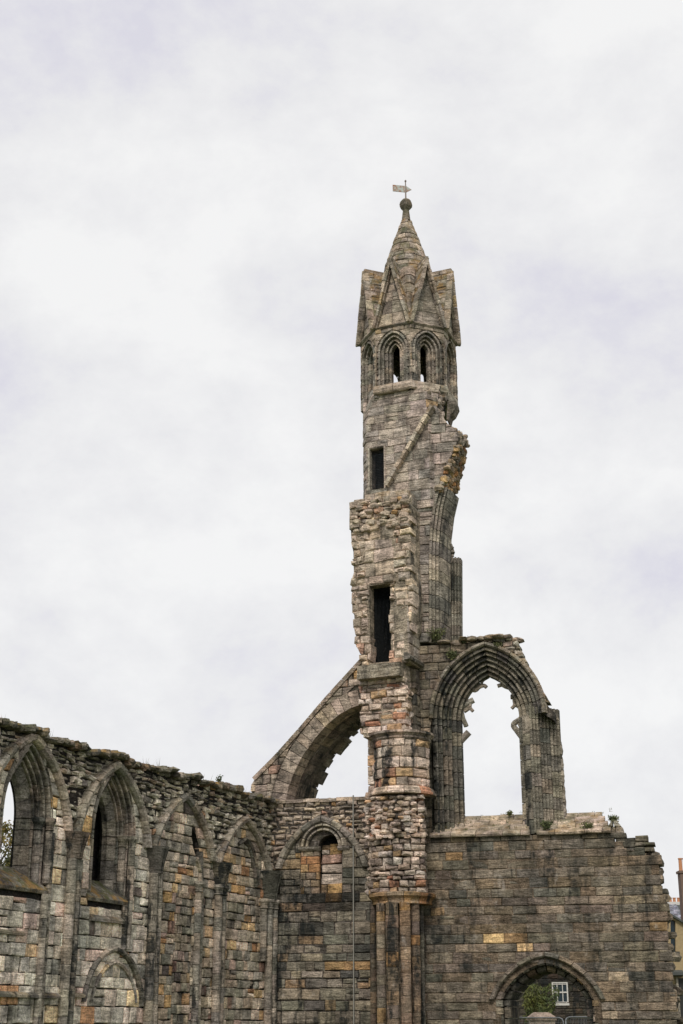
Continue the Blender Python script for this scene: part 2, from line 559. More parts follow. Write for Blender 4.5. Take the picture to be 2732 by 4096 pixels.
def rolls(o0, d0, o1, d1, n, amp=1.0):
    """moulded profile of n rolls and hollows between two points"""
    L = hypot(o1 - o0, d1 - d0)
    t = ((o1 - o0) / L, (d1 - d0) / L)
    nm = (-t[1], t[0])
    seg = L / n
    out = [(o0, d0)]
    for i in range(n):
        u = i * seg
        for f, k in ((.04, .10), (.16, .33), (.32, .42), (.48, .33), (.58, .08), (.64, -.22), (.80, -.48), (.95, -.12)):
            x, y = u + f * seg, k * seg * amp
            out.append((o0 + t[0] * x + nm[0] * y, d0 + t[1] * x + nm[1] * y))
    out.append((o1, d1))
    return out

def loft(rows):
    """closed loops of equal length -> capped solid"""
    n = len(rows[0])
    V = [p for r in rows for p in r]
    Fc = []
    for k in range(len(rows) - 1):
        for i in range(n):
            j = (i + 1) % n
            Fc.append((k * n + i, k * n + j, (k + 1) * n + j, (k + 1) * n + i))
    Fc.append(tuple(range(n - 1, -1, -1)))
    Fc.append(tuple(range((len(rows) - 1) * n, len(rows) * n)))
    return V, Fc

def arch_mould(T, part, fr, A, prof, back, kind='voussoir', course=.38, pal='mould', soot=.5, moss=0.0, sides=(-1, 1),
               jamb=True, arc=True, gap=.02, d=0.0, tmax=1.0, wob=.006, gain=1.0, o_len=None, zfloor=None):
    """stones of a moulded arch order: prof = [(o, d)...], closed by going to depth `back`"""
    loop = list(prof) + [(prof[-1][0] + .03, back), (prof[0][0] - .0, back)]
    for sd in sides:
        cells = []
        if jamb and A.zb < A.zs - .05:
            t = (A.zb if zfloor is None else zfloor) - A.zs
            while t < -0.08:
                h = min(U(course * .75, course * 1.25), -t)
                if -t - h < .12:
                    h = -t
                cells.append((t, min(t + h, 0), True))
                t += h
        if arc:
            L = A.length(o_len if o_len is not None else prof[len(prof) // 2][0])
            n = max(2, int(round(L / course)))
            for i in range(n):
                if (i + 1) / n <= tmax + .01:
                    cells.append((i / n, (i + 1) / n, False))
        for t0, t1, jm in cells:
            off = U(-wob, wob)
            if jm:
                ts = [t0 + gap / 2, t1 - gap / 2]
            else:
                L = A.length(prof[0][0])
                g = gap / 2 / L
                ts = [t0 + g + 1e-5, (t0 + t1) / 2, t1 - g]
            rows = []
            for t in ts:
                row = []
                for o, dd in loop:
                    s, z = A.pt(sd, t, o)
                    row.append(fr.P(s, z, dd + d + off))
                if sd < 0:
                    row.reverse()
                rows.append(row)
            V, Fc = loft(rows)
            T.piece(kind, V, Fc, tc(pal, soot, gain, .07), moss, part)

def path_mould(T, part, fr, pts, prof, back, course=.4, kind='voussoir', pal='mould', soot=.5, moss=0.0, gap=.02, gain=1.0, wob=.005):
    """stones swept along a free line in the plane; o points to the right of travel"""
    acc = [0.0]
    for i in range(1, len(pts)):
        acc.append(acc[-1] + hypot(pts[i][0] - pts[i - 1][0], pts[i][1] - pts[i - 1][1]))
    def at(u):
        u = max(0, min(acc[-1], u))
        for i in range(1, len(pts)):
            if u <= acc[i] + 1e-9:
                f = (u - acc[i - 1]) / max(1e-9, acc[i] - acc[i - 1])
                p = (pts[i - 1][0] + (pts[i][0] - pts[i - 1][0]) * f, pts[i - 1][1] + (pts[i][1] - pts[i - 1][1]) * f)
                return p
    def frame(u):
        a, b = at(u - .15), at(u + .15)
        L = hypot(b[0] - a[0], b[1] - a[1]) or 1
        return at(u), ((b[1] - a[1]) / L, -(b[0] - a[0]) / L)
    loop = list(prof) + [(prof[-1][0], back), (prof[0][0], back)]
    u = 0.0
    while u < acc[-1] - .05:
        h = min(U(course * .8, course * 1.2), acc[-1] - u)
        rows = []
        off = U(-wob, wob)
        for uu in (u + gap / 2, u + h / 2, u + h - gap / 2):
            p, nr = frame(uu)
            rows.append([fr.P(p[0] + nr[0] * o, p[1] + nr[1] * o, dd + off) for o, dd in loop])
        V, Fc = loft(rows)
        T.piece(kind, V, Fc, tc(pal, soot, gain), moss, part)
        u += h

def lathe(cx, cy, prof, n=10, a0=0.0, jit=0.0):
    rows = []
    for r, z in prof:
        rows.append([(cx + r * cos(a0 + 2 * pi * i / n) + U(-jit, jit), cy + r * sin(a0 + 2 * pi * i / n) + U(-jit, jit), z) for i in range(n)])
    return loft(rows)

def shaft(T, part, x, y, r, z0, z1, course=.5, pal='mould', soot=.5, cap=True, basez=None, kind='shaft_drum', gain=1.0, fillet=None):
    z = z0
    while z < z1 - .05:
        h = min(U(course * .75, course * 1.25), z1 - z)
        if z1 - z - h < .15:
            h = z1 - z
        rr = r * U(.97, 1.03)
        V, Fc = lathe(x, y, [(rr * .96, z + .005), (rr, z + .02), (rr * U(.985, 1.015), z + h - .02), (rr * .96, z + h - .005)], 10, U(0, 6))
        T.piece(kind, V, Fc, tc(pal, soot, gain), 0.0, part)
        z += h
    if cap:
        V, Fc = lathe(x, y, [(r * 1.0, z1 + .005), (r * 1.25, z1 + .03), (r * 1.05, z1 + .06), (r * 1.1, z1 + .13), (r * 1.5, z1 + .2), (r * 1.62, z1 + .22), (r * 1.62, z1 + .28), (r * 1.4, z1 + .30)], 10)
        T.piece('capital', V, Fc, tc(pal, min(1, soot + .25), gain), 0.0, part)

def bar(p0, p1, w, h, up=(0, 0, 1), chip=0.0):
    """box along p0-p1, w across, h along up"""
    a, b = Vector(p0), Vector(p1)
    t = (b - a).normalized()
    u = Vector(up)
    sd = t.cross(u).normalized()
    u = sd.cross(t).normalized()
    V = []
    c = chip
    for p in (a, b):
        for i, k in ((-1, -1), (1, -1), (1, 1), (-1, 1)):
            V.append(tuple(p + sd * (i * w / 2 + U(-c, c)) + u * (k * h / 2 + U(-c, c))))
    return V, [(0, 1, 5, 4), (1, 2, 6, 5), (2, 3, 7, 6), (3, 0, 4, 7), (3, 2, 1, 0), (4, 5, 6, 7)]

def tube(pts, r, n=6):
    rows = []
    m = len(pts)
    rs = r if isinstance(r, (list, tuple)) else [r] * m
    P = [Vector(p) for p in pts]
    a = None
    for i in range(m):
        t = (P[min(m - 1, i + 1)] - P[max(0, i - 1)]).normalized()
        if a is None:
            a = t.cross(Vector((.9, .3, .1)) if abs(t.x) < .8 else Vector((.1, .9, .3))).normalized()
        else:
            a = (a - t * a.dot(t)).normalized()
        b = t.cross(a)
        rows.append([tuple(P[i] + (a * cos(2 * pi * k / n) + b * sin(2 * pi * k / n)) * rs[i]) for k in range(n)])
    return loft(rows)

def lump(c, rx, ry, rz, rough=.25, ax=None):
    """a rough field stone: a jittered low sphere squared off a little"""
    V, Fc = [], []
    n, m = 6, 3
    ex = Vector(ax[0]) if ax else Vector((1, 0, 0))
    ey = Vector(ax[1]) if ax else Vector((0, 1, 0))
    ez = Vector((0, 0, 1))
    C = Vector(c)
    def pt(x, y, z):
        k = 1 + U(-rough, rough)
        V.append(tuple(C + ex * (x * rx * k) + ey * (y * ry * k) + ez * (z * rz * k)))
    pt(0, 0, -1)
    a0 = U(0, 2)
    for i in range(1, m + 1):
        ph = pi * i / (m + 1)
        for k in range(n):
            th = a0 + 2 * pi * k / n
            sq = lambda v: math.copysign(abs(v) ** .7, v)
            pt(sq(sin(ph) * cos(th)), sq(sin(ph) * sin(th)), -sq(cos(ph)))
    pt(0, 0, 1)
    top = len(V) - 1
    for k in range(n):
        Fc.append((0, 1 + (k + 1) % n, 1 + k))
        for i in range(m - 1):
            a, b = 1 + i * n + k, 1 + i * n + (k + 1) % n
            Fc.append((a, b, b + n, a + n))
        Fc.append((top, 1 + (m - 1) * n + k, 1 + (m - 1) * n + (k + 1) % n))
    return V, Fc

def scatter_lumps(T, part, fr, p00, p10, p11, p01, nu, nv, d00, d10, d11, d01, size=(.10, .2), pal='rubble', soot=.3, moss=0.0, kind='rubble_stone', flat=.6, proud=.05):
    """rough broken masonry over a warped patch given by four (s, z) corners and depths"""
    ax = (Vector((fr.e[0], fr.e[1], 0)), Vector((fr.n[0], fr.n[1], 0)))
    for i in range(nu):
        for j in range(nv):
            u, v = (i + .5 + U(-.3, .3)) / nu, (j + .5 + U(-.3, .3)) / nv
            bl = lambda a, b, c, d: (a * (1 - u) + b * u) * (1 - v) + (d * (1 - u) + c * u) * v
            s, z = bl(p00[0], p10[0], p11[0], p01[0]), bl(p00[1], p10[1], p11[1], p01[1])
            d = bl(d00, d10, d11, d01) + U(-proud, proud)
            w = U(*size)
            V, Fc = lump(fr.P(s, z, d), w, w * U(.6, 1.0), w * U(flat * .7, flat * 1.2), .22, ax)
            T.piece(kind, V, Fc, tc(pal, soot), moss, part)

def seg_poly(pts, fr, d=0.0):
    return [fr.pix(a, b, d) for a, b in pts]
def rect(s0, z0, s1, z1):
    return [(s0, z0), (s1, z0), (s1, z1), (s0, z1)]
def shrink(poly, k):
    cx = sum(p[0] for p in poly) / len(poly)
    cz = sum(p[1] for p in poly) / len(poly)
    return [(cx + (s - cx) * k, cz + (z - cz) * k) for s, z in poly]

class Patch(Frame):
    """flat or warped four-cornered facet: s runs 0..L along its foot, z runs 0..H up it"""
    def __init__(self, p00, p10, p11, p01):
        self.c = [Vector(p) for p in (p00, p10, p11, p01)]
        self.L = (self.c[1] - self.c[0]).length
        self.H = ((self.c[3] + self.c[2]) / 2 - (self.c[0] + self.c[1]) / 2).length
        self.nv = (self.c[1] - self.c[0]).cross(self.c[3] - self.c[0]).normalized()
    def P(self, s, z, d=0.0):
        u, v = s / self.L, z / self.H
        a, b, c, e = self.c
        return tuple((a * (1 - u) + b * u) * (1 - v) + (e * (1 - u) + c * u) * v + self.nv * d)
    def full(self, m=0.0):
        return rect(m, m, self.L - m, self.H - m)

class Cone(Frame):
    """turned surface: s is the angle, z the height"""
    def __init__(self, x, y, deg, prof):
        Frame.__init__(self, x, y, deg)
        self.prof = prof
    def rad(self, z):
        p = self.prof
        if z <= p[0][0]:
            return p[0][1]
        for (z0, r0), (z1, r1) in zip(p, p[1:]):
            if z <= z1:
                return r0 + (r1 - r0) * (z - z0) / (z1 - z0)
        return p[-1][1]
    def P(self, s, z, d=0.0):
        q = self.rad(z) + d
        return (self.o[0] + q * (self.n[0] * cos(s) + self.e[0] * sin(s)), self.o[1] + q * (self.n[1] * cos(s) + self.e[1] * sin(s)), z)

def prism(fr, plan, levels):
    """levels = [(z, plan)...] with plans of (s, d)"""
    return loft([[fr.P(s, z, d) for s, d in pl] for z, pl in levels])
def box(fr, s0, s1, z0, z1, d0, d1):
    """d0 back, d1 front"""
    return loft([[fr.P(s, z, d) for s, d in ((s0, d0), (s0, d1), (s1, d1), (s1, d0))] for z in (z0, z1)])
CT = lambda p='core', a=.5: tc(p, a)

# ================================================================== ground
gv = [(-1500, -300, 0), (1500, -300, 0), (1500, 2500, 0), (-1500, 2500, 0)]
g = mesh_obj('ground', gv, [(0, 1, 2, 3)], GRASS_M)
g['kind'] = 'structure'

# ================================================================== side wall of the nave
T = Thing('side_wall', 'long ruined side wall at the left with pointed window arches and mossy top', 'wall', FL.P(-9, 0, -.7))
side_top_px = [(-200, 2822), (-80, 2862), (0, 2885), (60, 2900), (130, 2914), (165, 2926), (182, 2956), (240, 2957), (320, 2985), (342, 3003),
               (430, 3008), (475, 3016), (500, 3042), (560, 3060), (640, 3073), (668, 3074), (682, 3092), (715, 3102), (785, 3098), (790, 3124),
               (865, 3135), (960, 3152), (966, 3174), (1060, 3190), (1076, 3197)]
side_top = FL.pts(side_top_px)
side_top = [(-18.5, side_top[0][1] - .1)] + side_top
side_top[-1] = (0.25, side_top[-1][1])
ZR = 6.05
BAYS = [(-13.24, 8.20), (-9.42, 8.12), (-5.72, 7.80), (-1.95, 7.62)]
RIBS = [Arch(c, ZR, 1.72, za - ZR - .1, ZR, a=1.0) for c, za in BAYS]
WINS = [Arch(c, 6.25, .42, 1.02, 4.62, a=1.04) for c in (-13.20, -9.36)]
slot = FL.pts([(766, 3335), (775, 3310), (790, 3338), (801, 3380), (807, 3428), (788, 3428), (776, 3392)])
outer = [(-18.5, 0), (0.25, 0)] + [(s, z - .12) for s, z in reversed(side_top)]
V, Fc = slab(FL, outer, [w.outline(.60, zb=4.66) for w in WINS] + [slot], -.06, -.9)
side_core = T.part('wall_core', V, Fc, CORE, CT('core_dark'))
V, Fc = box(FL, -6.6, -4.4, 3.6, 8.0, -.75, -.40)
T.part('blocking', V, Fc, CORE, CT('core_dark'))
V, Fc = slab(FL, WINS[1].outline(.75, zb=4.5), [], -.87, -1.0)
blk = T.part('blocking', V, Fc, CORE, CT('core_shade'))  # plate tinted near-black, the window's inner shade painted on
# stonework
spandrel = [(-18.5, ZR), (0.2, ZR)] + [(s, z - .1) for s, z in reversed(side_top)]
lay(T, side_core, FL, [spandrel], [a.outline(.08, zb=ZR - .01) for a in RIBS] + [w.outline(.64) for w in WINS], ZR, 8.5, ch=(.11, .21), bw=(.15, .40), dj=.06, jit=.032, thick=.22, gap=.042, bulge=.06,
    cham=.03, pal='rubble', soot=.38, tilt=.14, kind='rubble_stone', moss=.25, gain=lambda s, z: 1.2)
def bay_gain(s, z):
    return 1.0 if z < 7.0 else .96
winsub = [w.outline(.62, zb=4.45) for w in WINS]
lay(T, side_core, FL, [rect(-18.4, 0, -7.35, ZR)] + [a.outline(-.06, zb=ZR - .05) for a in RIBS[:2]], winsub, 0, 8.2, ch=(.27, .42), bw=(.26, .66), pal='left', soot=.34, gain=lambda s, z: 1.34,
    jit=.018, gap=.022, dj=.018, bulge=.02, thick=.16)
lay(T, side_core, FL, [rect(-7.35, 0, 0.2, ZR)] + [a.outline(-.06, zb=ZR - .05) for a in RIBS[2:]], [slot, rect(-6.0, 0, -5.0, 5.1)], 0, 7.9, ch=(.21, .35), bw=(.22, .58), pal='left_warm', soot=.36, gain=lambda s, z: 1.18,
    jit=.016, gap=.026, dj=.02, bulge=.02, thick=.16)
lay(T, side_core, FL, [rect(-6.0, 0, -5.0, 5.1)], [], 0, 5.1, ch=(.2, .32), bw=(.2, .45), pal='left_warm', soot=.4, jit=.016, gap=.026, dj=.02, thick=.16)
# wall ribs
RP = [(-.11, 0), (-.11, .07), (-.06, .15), (.04, .17), (.10, .09), (.10, 0)]
for i, a in enumerate(RIBS):
    arch_mould(T, side_core, FL, a, RP, -.1, kind='rib_stone', course=.42, pal='mould', soot=.45, moss=.25, wob=.012, gain=1.08)
# windows with moulded reveals
WP1 = [(0, -.60), (0, -.46), (.19, -.32)]
WP2 = rolls(.19, -.32, .40, -.17, 2)
WP3 = rolls(.40, -.16, .62, 0.02, 2)
for w in WINS:
    for wp in (WP1, WP2, WP3):
        arch_mould(T, side_core, FL, w, wp, -.62, course=.42, pal='mould', soot=.55, gap=.022, zfloor=4.72)
    V, Fc = slab(FL, w.outline(.7, zb=4.6), [w.outline(.05, zb=4.62)], -.52, -.72)
    T.part('arch_backing', V, Fc, CORE, CT('core_dark'))
    for o, dd, r in ((.33, -.20, .10), (.55, -.02, .09)):
        for sd in (1,):
            s, z = w.pt(sd, 0, o)
            x, y, _ = FL.P(s, 0, dd)
            V, Fc = lathe(x, y, [(r, 5.98), (r * 1.3, 6.0), (r * 1.05, 6.03), (r * 1.15, 6.10), (r * 1.65, 6.18), (r * 1.75, 6.2), (r * 1.75, 6.27), (r * 1.3, 6.29)], 12)
            T.piece('capital', V, Fc, tc('mould_dark', .7), 0, side_core)
            shaft(T, side_core, x, y, r, 4.75, 5.98, .45, 'mould', .5, cap=False)
    s0, s1 = w.cs - 1.1, w.cs + .98
    # sloping sill with a lip
    n = 3
    for k in range(n):
        a, b = s0 + (s1 - s0) * k / n, s0 + (s1 - s0) * (k + 1) / n - .015
        rows = [[FL.P(s, z, d) for d, z in ((.04, 4.50), (.06, 4.58), (.0, 4.66), (-.6, 5.10), (-.6, 4.6), (-.1, 4.5))] for s in (a, b)]
        V, Fc = loft(rows)
        T.piece('sill_stone', V, Fc, tc('mould_dark', .5), .9, side_core)
# corbels (vault springers) and wall shafts
def springer(fr, T, part, s, z0, z1, w0, w1, d0, d1, pal='mould_dark'):
    rows = []
    for k in range(4):
        f = k / 3
        z, w, dd = z0 + (z1 - z0) * f, w0 + (w1 - w0) * f ** 1.4, d0 + (d1 - d0) * f ** 1.4
        rows.append([fr.P(s + a * w, z, b * dd - (0.05 if b == 0 else 0)) for a, b in ((-1, 0), (-.9, .55), (-.45, .9), (-.28, 1), (-.14, .8), (0, 1.08), (.14, .8), (.28, 1), (.45, .9), (.9, .55), (1, 0))][::-1])
    V, Fc = loft(rows)
    T.piece('springer', V, Fc, tc(pal, .95, .72), 0, part)
for s, zb, zt, capz in ((-11.22, 5.42, 6.05, None), (-7.28, 5.42, 6.12, None), (-3.55, 5.40, 6.05, 5.12), (-15.05, 5.42, 6.05, None)):
    springer(FL, T, side_core, s, zb, zt, .22, .40, .26, .42)
    for k in (-.125, .125):
        x, y, _ = FL.P(s + k, 0, .10)
        shaft(T, side_core, x, y, .125, 0, (capz or zb), .5, 'mould', .75, cap=bool(capz))
for s, d, r, z0, z1, cap in ((-12.34, .06, .09, 0, 4.5, False), (-12.16, .02, .08, 0, 5.95, False), (-8.50, .04, .09, 3.4, 5.98, False), (-8.68, .02, .08, 3.4, 4.5, False),
                             (-4.82, .05, .11, 0, 5.12, True), (-4.6, .03, .09, 0, 5.12, False), (-.62, .06, .11, 3.4, 4.95, True), (-.34, .12, .12, 0, 4.95, True), (-.12, .2, .11, 0, 4.95, True)):
    x, y, _ = FL.P(s, 0, d)
    shaft(T, side_core, x, y, r, z0, z1, .48, 'mould', .8, cap=cap)
for dz in (0, .26):
    path_mould(T, side_core, FL, [(-4.95 + dz, 6.02 + dz), (-4.72 + dz * .3, 5.75), (-4.68 + dz * .3, 5.42)], [(-.06, 0), (-.04, .08), (.04, .08), (.06, 0)], -.1, kind='rib_stone', pal='mould_dark', soot=.7)
springer(FL, T, side_core, -.28, 5.22, 6.1, .2, .42, .3, .5)
# remains of the inner arch in the blind bay next to the corner
for off in (0, .17):
    pts = [(s + off, z + off * .4) for s, z in FL.pts([(950, 3378), (970, 3360), (990, 3385), (1005, 3430), (1014, 3480), (1020, 3550)])]
    path_mould(T, side_core, FL, pts, [(-.05, 0), (-.05, .05), (0, .10), (.05, .05), (.05, 0)], -.1, course=.3, kind='rib_stone', pal='mould_dark', soot=.8, gain=.8)
# low blind arch
LOW = Arch(-9.02, 2.1, 1.30, 1.22, 2.1, a=.12)
arch_mould(T, side_core, FL, LOW, [(0, 0), (0, .05), (.04, .10), (.10, .11), (.14, .05), (.14, 0)], -.1, kind='hood_stone', course=.4, pal='mould_dark', soot=.7)
LOW2 = Arch(-8.95, 2.1, 1.0, .92, 2.1, a=.1)
arch_mould(T, side_core, FL, LOW2, [(0, 0), (0, .035), (.05, .06), (.10, .035), (.10, 0)], -.1, kind='hood_stone', course=.36, pal='left', soot=.6)
# string courses and ledges
for a, b, z, h, dd in ((-18.4, -11.5, 2.17, .13, .13), (-10.92, -10.35, 2.2, .12, .10), (-18.4, -13.0, 3.52, .10, .07), (-10.3, -8.75, 4.02, .16, .10)):
    s = a
    while s < b - .05:
        L = min(U(.5, .9), b - s)
        rows = [[FL.P(x, zz, d) for d, zz in ((-.08, z), (dd, z), (dd, z + h * .45), (0.0, z + h), (-.08, z + h))] for x in (s, s + L - .015)]
        V, Fc = loft(rows)
        T.piece('string_stone', V, Fc, tc('mould_dark', .7), .35, side_core)
        s += L
# turfed coping
def coping(T, part, fr, top, s0, s1, depth, step=(.18, .38), hgt=(.07, .15), pal='rubble', moss=1.0, soot=.4, rows=3):
    def zt(s):
        for (a, za), (b, zb) in zip(top, top[1:]):
            if a <= s <= b:
                return za + (zb - za) * (s - a) / max(1e-6, b - a)
        return top[-1][1]
    ax = (Vector((fr.e[0], fr.e[1], 0)), Vector((fr.n[0], fr.n[1], 0)))
    for r in range(rows):
        s = s0
        while s < s1:
            w = U(*step)
            h = U(*hgt)
            d = .04 - depth * r / max(1, rows - 1) + U(-.08, .08)
            V, Fc = lump(fr.P(s + w / 2, zt(s + w / 2) - h * .55, d), w * .62, U(.16, .3), h, .2, ax)
            T.piece('coping_stone', V, Fc, tc(pal, soot, .8), moss * U(.5, 1), part)
            s += w * .9
coping(T, side_core, FL, side_top, -18.4, 0.2, .8, step=(.13, .32), hgt=(.06, .12))
T.finish()

# ================================================================== end wall between the corner and the pier
T = Thing('end_wall', 'end wall in the corner with a blocked round-headed niche under a pointed rib', 'wall', FW.P(-3, 0, -.6))
mtop = FW.pts([(1070, 3204), (1180, 3198), (1300, 3190), (1440, 3184), (1500, 3184)])
mid_outer = [(-4.9, 0), (-.9, 0)] + [(s, z - .06) for s, z in reversed(mtop)]
niche = Arch(-2.87, 6.80, .35, .38, 5.42, a=0.02)
V, Fc = slab(FW, mid_outer, [niche.outline(.04)], -.05, -1.2)
core = T.part('wall_core', V, Fc, CORE, CT('core'))
V, Fc = box(FW, -3.4, -2.3, 5.2, 7.4, -.9, -.50)
T.part('blocking', V, Fc, CORE, CT('core_shade'))  # recess shade painted as a near-black back
lay(T, core, FW, [niche.outline(.02)], [], 5.42, 6.98, ch=(.24, .34), bw=(.6, .8), d=-.34, pal='niche', soot=.25, jit=.03, thick=.22, bulge=.04)
MR = Arch(-3.12, 6.2, 1.42, 1.52, 6.2, a=.7)
lay(T, core, FW, [[(-4.9, 6.2), (-.95, 6.2)] + [(s, z - .1) for s, z in reversed(mtop)]], [MR.outline(.06, zb=6.19)], 6.2, 8.36, ch=(.11, .2), bw=(.15, .42), dj=.05, jit=.03, thick=.2, gap=.032, bulge=.05,
    cham=.03, pal='stub', soot=.35, tilt=.14, kind='rubble_stone', gain=lambda s, z: .95)
ring = Arch(-3.07, 6.86, .50, .50, 6.86, a=0.01)
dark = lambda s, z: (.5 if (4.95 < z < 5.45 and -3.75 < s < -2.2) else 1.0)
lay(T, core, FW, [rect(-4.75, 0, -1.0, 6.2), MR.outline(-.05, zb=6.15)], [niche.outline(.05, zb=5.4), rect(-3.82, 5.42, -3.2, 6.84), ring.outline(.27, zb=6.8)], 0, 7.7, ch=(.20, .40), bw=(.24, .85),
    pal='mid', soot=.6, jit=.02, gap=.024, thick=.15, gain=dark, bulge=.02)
lay(T, core, FW, [rect(-3.82, 5.42, -3.2, 6.84)], [], 5.42, 6.84, ch=(.2, .3), bw=(.2, .35), d=-.012, pal='warm', soot=.45, thick=.15, gain=lambda s, z: .9)
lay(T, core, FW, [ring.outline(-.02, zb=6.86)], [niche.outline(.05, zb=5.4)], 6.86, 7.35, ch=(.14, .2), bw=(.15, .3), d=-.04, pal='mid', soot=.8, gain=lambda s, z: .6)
arch_mould(T, core, FW, MR, RP, -.1, kind='rib_stone', course=.4, pal='mould', soot=.5, wob=.02)
arch_mould(T, core, FW, ring, rolls(0, .0, .27, .1, 2, 1.5), -.1, kind='voussoir', course=.22, pal='mould', soot=.3, wob=.015, gain=1.05)
for a, b in ((-3.88, -3.18), (-2.6, -2.22)):
    V, Fc = loft([[FW.P(x, z, d) for d, z in ((-.1, 6.74), (.03, 6.74), (.09, 6.80), (.11, 6.86), (-.1, 6.88))] for x in (a, b)])
    T.piece('impost', V, Fc, tc('mould', .4), 0, core)
for k in range(7):
    a = -4.85 + k * .55
    z = mtop[0][1] + (mtop[-1][1] - mtop[0][1]) * k / 7
    V, Fc = box(FW, a, a + .535, z - .10 + U(-.01, .01), z + U(-.01, .02), -1.15, .05 + U(-.02, .03))
    T.piece('coping_slab', V, Fc, tc('stub', .4, .9), .3, core)
T.finish()

s0, z0 = FW.pix(1412, 3190, .09)
V, Fc = box(FW, s0 - .016, s0 + .016, 0, 8.42, .02, .085)
o = mesh_obj('conductor_tape', V, Fc, LEAD_M)
o['label'], o['category'] = 'thin grey lightning conductor running down the corner wall beside the pier', 'conductor'

# ================================================================== front wall with the doorway
T = Thing('front_wall', 'broad dark ashlar front wall at the right with a low arched doorway and jagged edge', 'wall', FW.P(3.5, 0, -.6))
edge_px = [(2440, 3275), (2464, 3278), (2490, 3303), (2502, 3341), (2525, 3350), (2534, 3368), (2525, 3380), (2529, 3404), (2616, 3406),
           (2614, 3412), (2635, 3427), (2645, 3448), (2645, 3520), (2641, 3547), (2660, 3573), (2670, 3619), (2668, 3680),
           (2666, 3712), (2681, 3735), (2673, 3771), (2690, 3829), (2686, 3855), (2692, 3924), (2704, 3981), (2700, 4020), (2715, 4076), (2716, 4096)]
edge = FW.pts(edge_px)
ZS = 7.04
front_poly = [(-.25, 0)] + [(edge[-1][0] + .05, 0)] + edge[::-1] + [(edge[0][0] - .1, ZS), (-.25, ZS)]
DOOR = Arch(3.72, 2.28, 1.12, .80, 0.0, a=.3)
inner_edge = [(s - .22, z - .04) for s, z in edge if z < 6.6]
core_poly = [(-.3, 0), (inner_edge[-1][0], 0)] + inner_edge[::-1] + [(6.2, 6.75), (-.3, 6.95)]
V, Fc = slab(FW, core_poly, [DOOR.outline(.22, zb=.01)], -.026, -1.45)
core = T.part('wall_core', V, Fc, CORE, tc('right', .5, .9))
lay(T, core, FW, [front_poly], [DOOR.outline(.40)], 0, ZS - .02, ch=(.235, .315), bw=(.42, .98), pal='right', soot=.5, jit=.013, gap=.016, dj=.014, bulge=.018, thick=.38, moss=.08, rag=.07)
upper = [(edge[0][0] - .1, ZS - .02)] + [p for p in edge if p[1] > ZS - .6] + [(edge[8][0], ZS - .6)]
lay(T, core, FW, [front_poly], [rect(-1, -1, 20, ZS - .02)], ZS - .02, 7.5, ch=(.12, .2), bw=(.2, .4), pal='rubble', soot=.5, jit=.03, dj=.05, thick=.5, moss=.6, d=-.1)
for x0, x1, y0, y1 in ((2541, 2578, 3405, 3386), (2580, 2616, 3405, 3389), (2541, 2619, 3384, 3366), (2542, 2590, 3364, 3340)):
    (a_, b_), (c_, d_) = FW.pix(x0, y0), FW.pix(x1, y1)
    V, Fc = block(FW, [(a_, b_), (c_, b_), (c_, d_), (a_, d_)], -.02 + U(-.02, .02), .55, .03, .015, .02)
    T.piece('stone', V, Fc, tc('right', .4, 1.1), .5, core)
# ragged toothing of the right-hand end, seen in depth
for k in range(70):
    z = U(.2, 6.7)
    iv = ivals([front_poly], [], z)
    if not iv:
        continue
    V, Fc = lump(FW.P(iv[-1][1] - U(.02, .25), z, -U(.15, 1.2)), U(.12, .26), U(.12, .26), U(.08, .15), .2, (Vector((*FW.e, 0)), Vector((*FW.n, 0))))
    T.piece('rubble_stone', V, Fc, tc('right', .6), .2, core)
# doorway
arch_mould(T, core, FW, DOOR, [(.38, 0), (.38, .06), (.42, .12), (.50, .12), (.53, .04), (.53, 0)], -.1, kind='hood_stone', course=.45, jamb=False, pal='right', soot=.3, gain=1.12)
DP = [(.17, -.9), (.17, -.10), (.22, -.04), (.33, -.03), (.36, -.07)]
arch_mould(T, core, FW, DOOR, DP, -.9, course=.25, pal='mid', soot=.6, wob=.035, gap=.04, gain=1.0)
arch_mould(T, core, FW, DOOR, [(0, -2.3), (0, -.32), (.05, -.26), (.15, -.25), (.16, -.3)], -2.3, course=.28, pal='mid', soot=.8, wob=.03, gap=.04, gain=.72)  # barrel carried past the wall's back to deepen the doorway's shade
# weathered sloping sill courses above the string
for k in range(4):
    for a, b in ((0.36, 3.46), (3.66, edge[0][0] + .02 - .1 * k)):
        s = a - (.05 * k)
        while s < b - .08:
            L = min(U(.45, .95), b - s)
            if b - s - L < .2:
                L = b - s
            d0, d1, z0 = .13 - .31 * k, .13 - .31 * (k + 1), 7.03 + .195 * k
            j = U(-.015, .015)
            if k == 0:
                sec = ((d0 - .02, z0 - .02), (d0, z0), (d0 + .02, z0 + .05), (d0 - .02, z0 + .10), (d1, z0 + .21), (d1 - .1, z0 - .02))
            else:
                sec = ((d0 + .03, z0 - .05), (d0 + .035, z0 + .02), (d0, z0 + .07), (d1, z0 + .2), (d1 - .1, z0 + .1), (d1 - .1, z0 - .05))
            V, Fc = loft([[FW.P(x, z + j, d + j) for d, z in sec] for x in (s, s + L - .016)])
            T.piece('sill_stone', V, Fc, tc('stub', .3, .98, .06), .4 if s < 3.5 else .6, core)
            s += L
V, Fc = slab(FW, [(.3, 6.9), (edge[0][0] - .2, 6.9), (edge[0][0] - .25, 7.2), (.3, 7.2)], [], -.2, -1.4)
T.part('wall_core', V, Fc, CORE, CT('core'))
V, Fc = slab(FW, [(.3, 7.1), (edge[0][0] - .2, 7.1), (edge[0][0] - .35, 7.7), (.3, 7.7)], [], -1.0, -1.45)
T.part('wall_core', V, Fc, CORE, CT('core'))
T.finish()

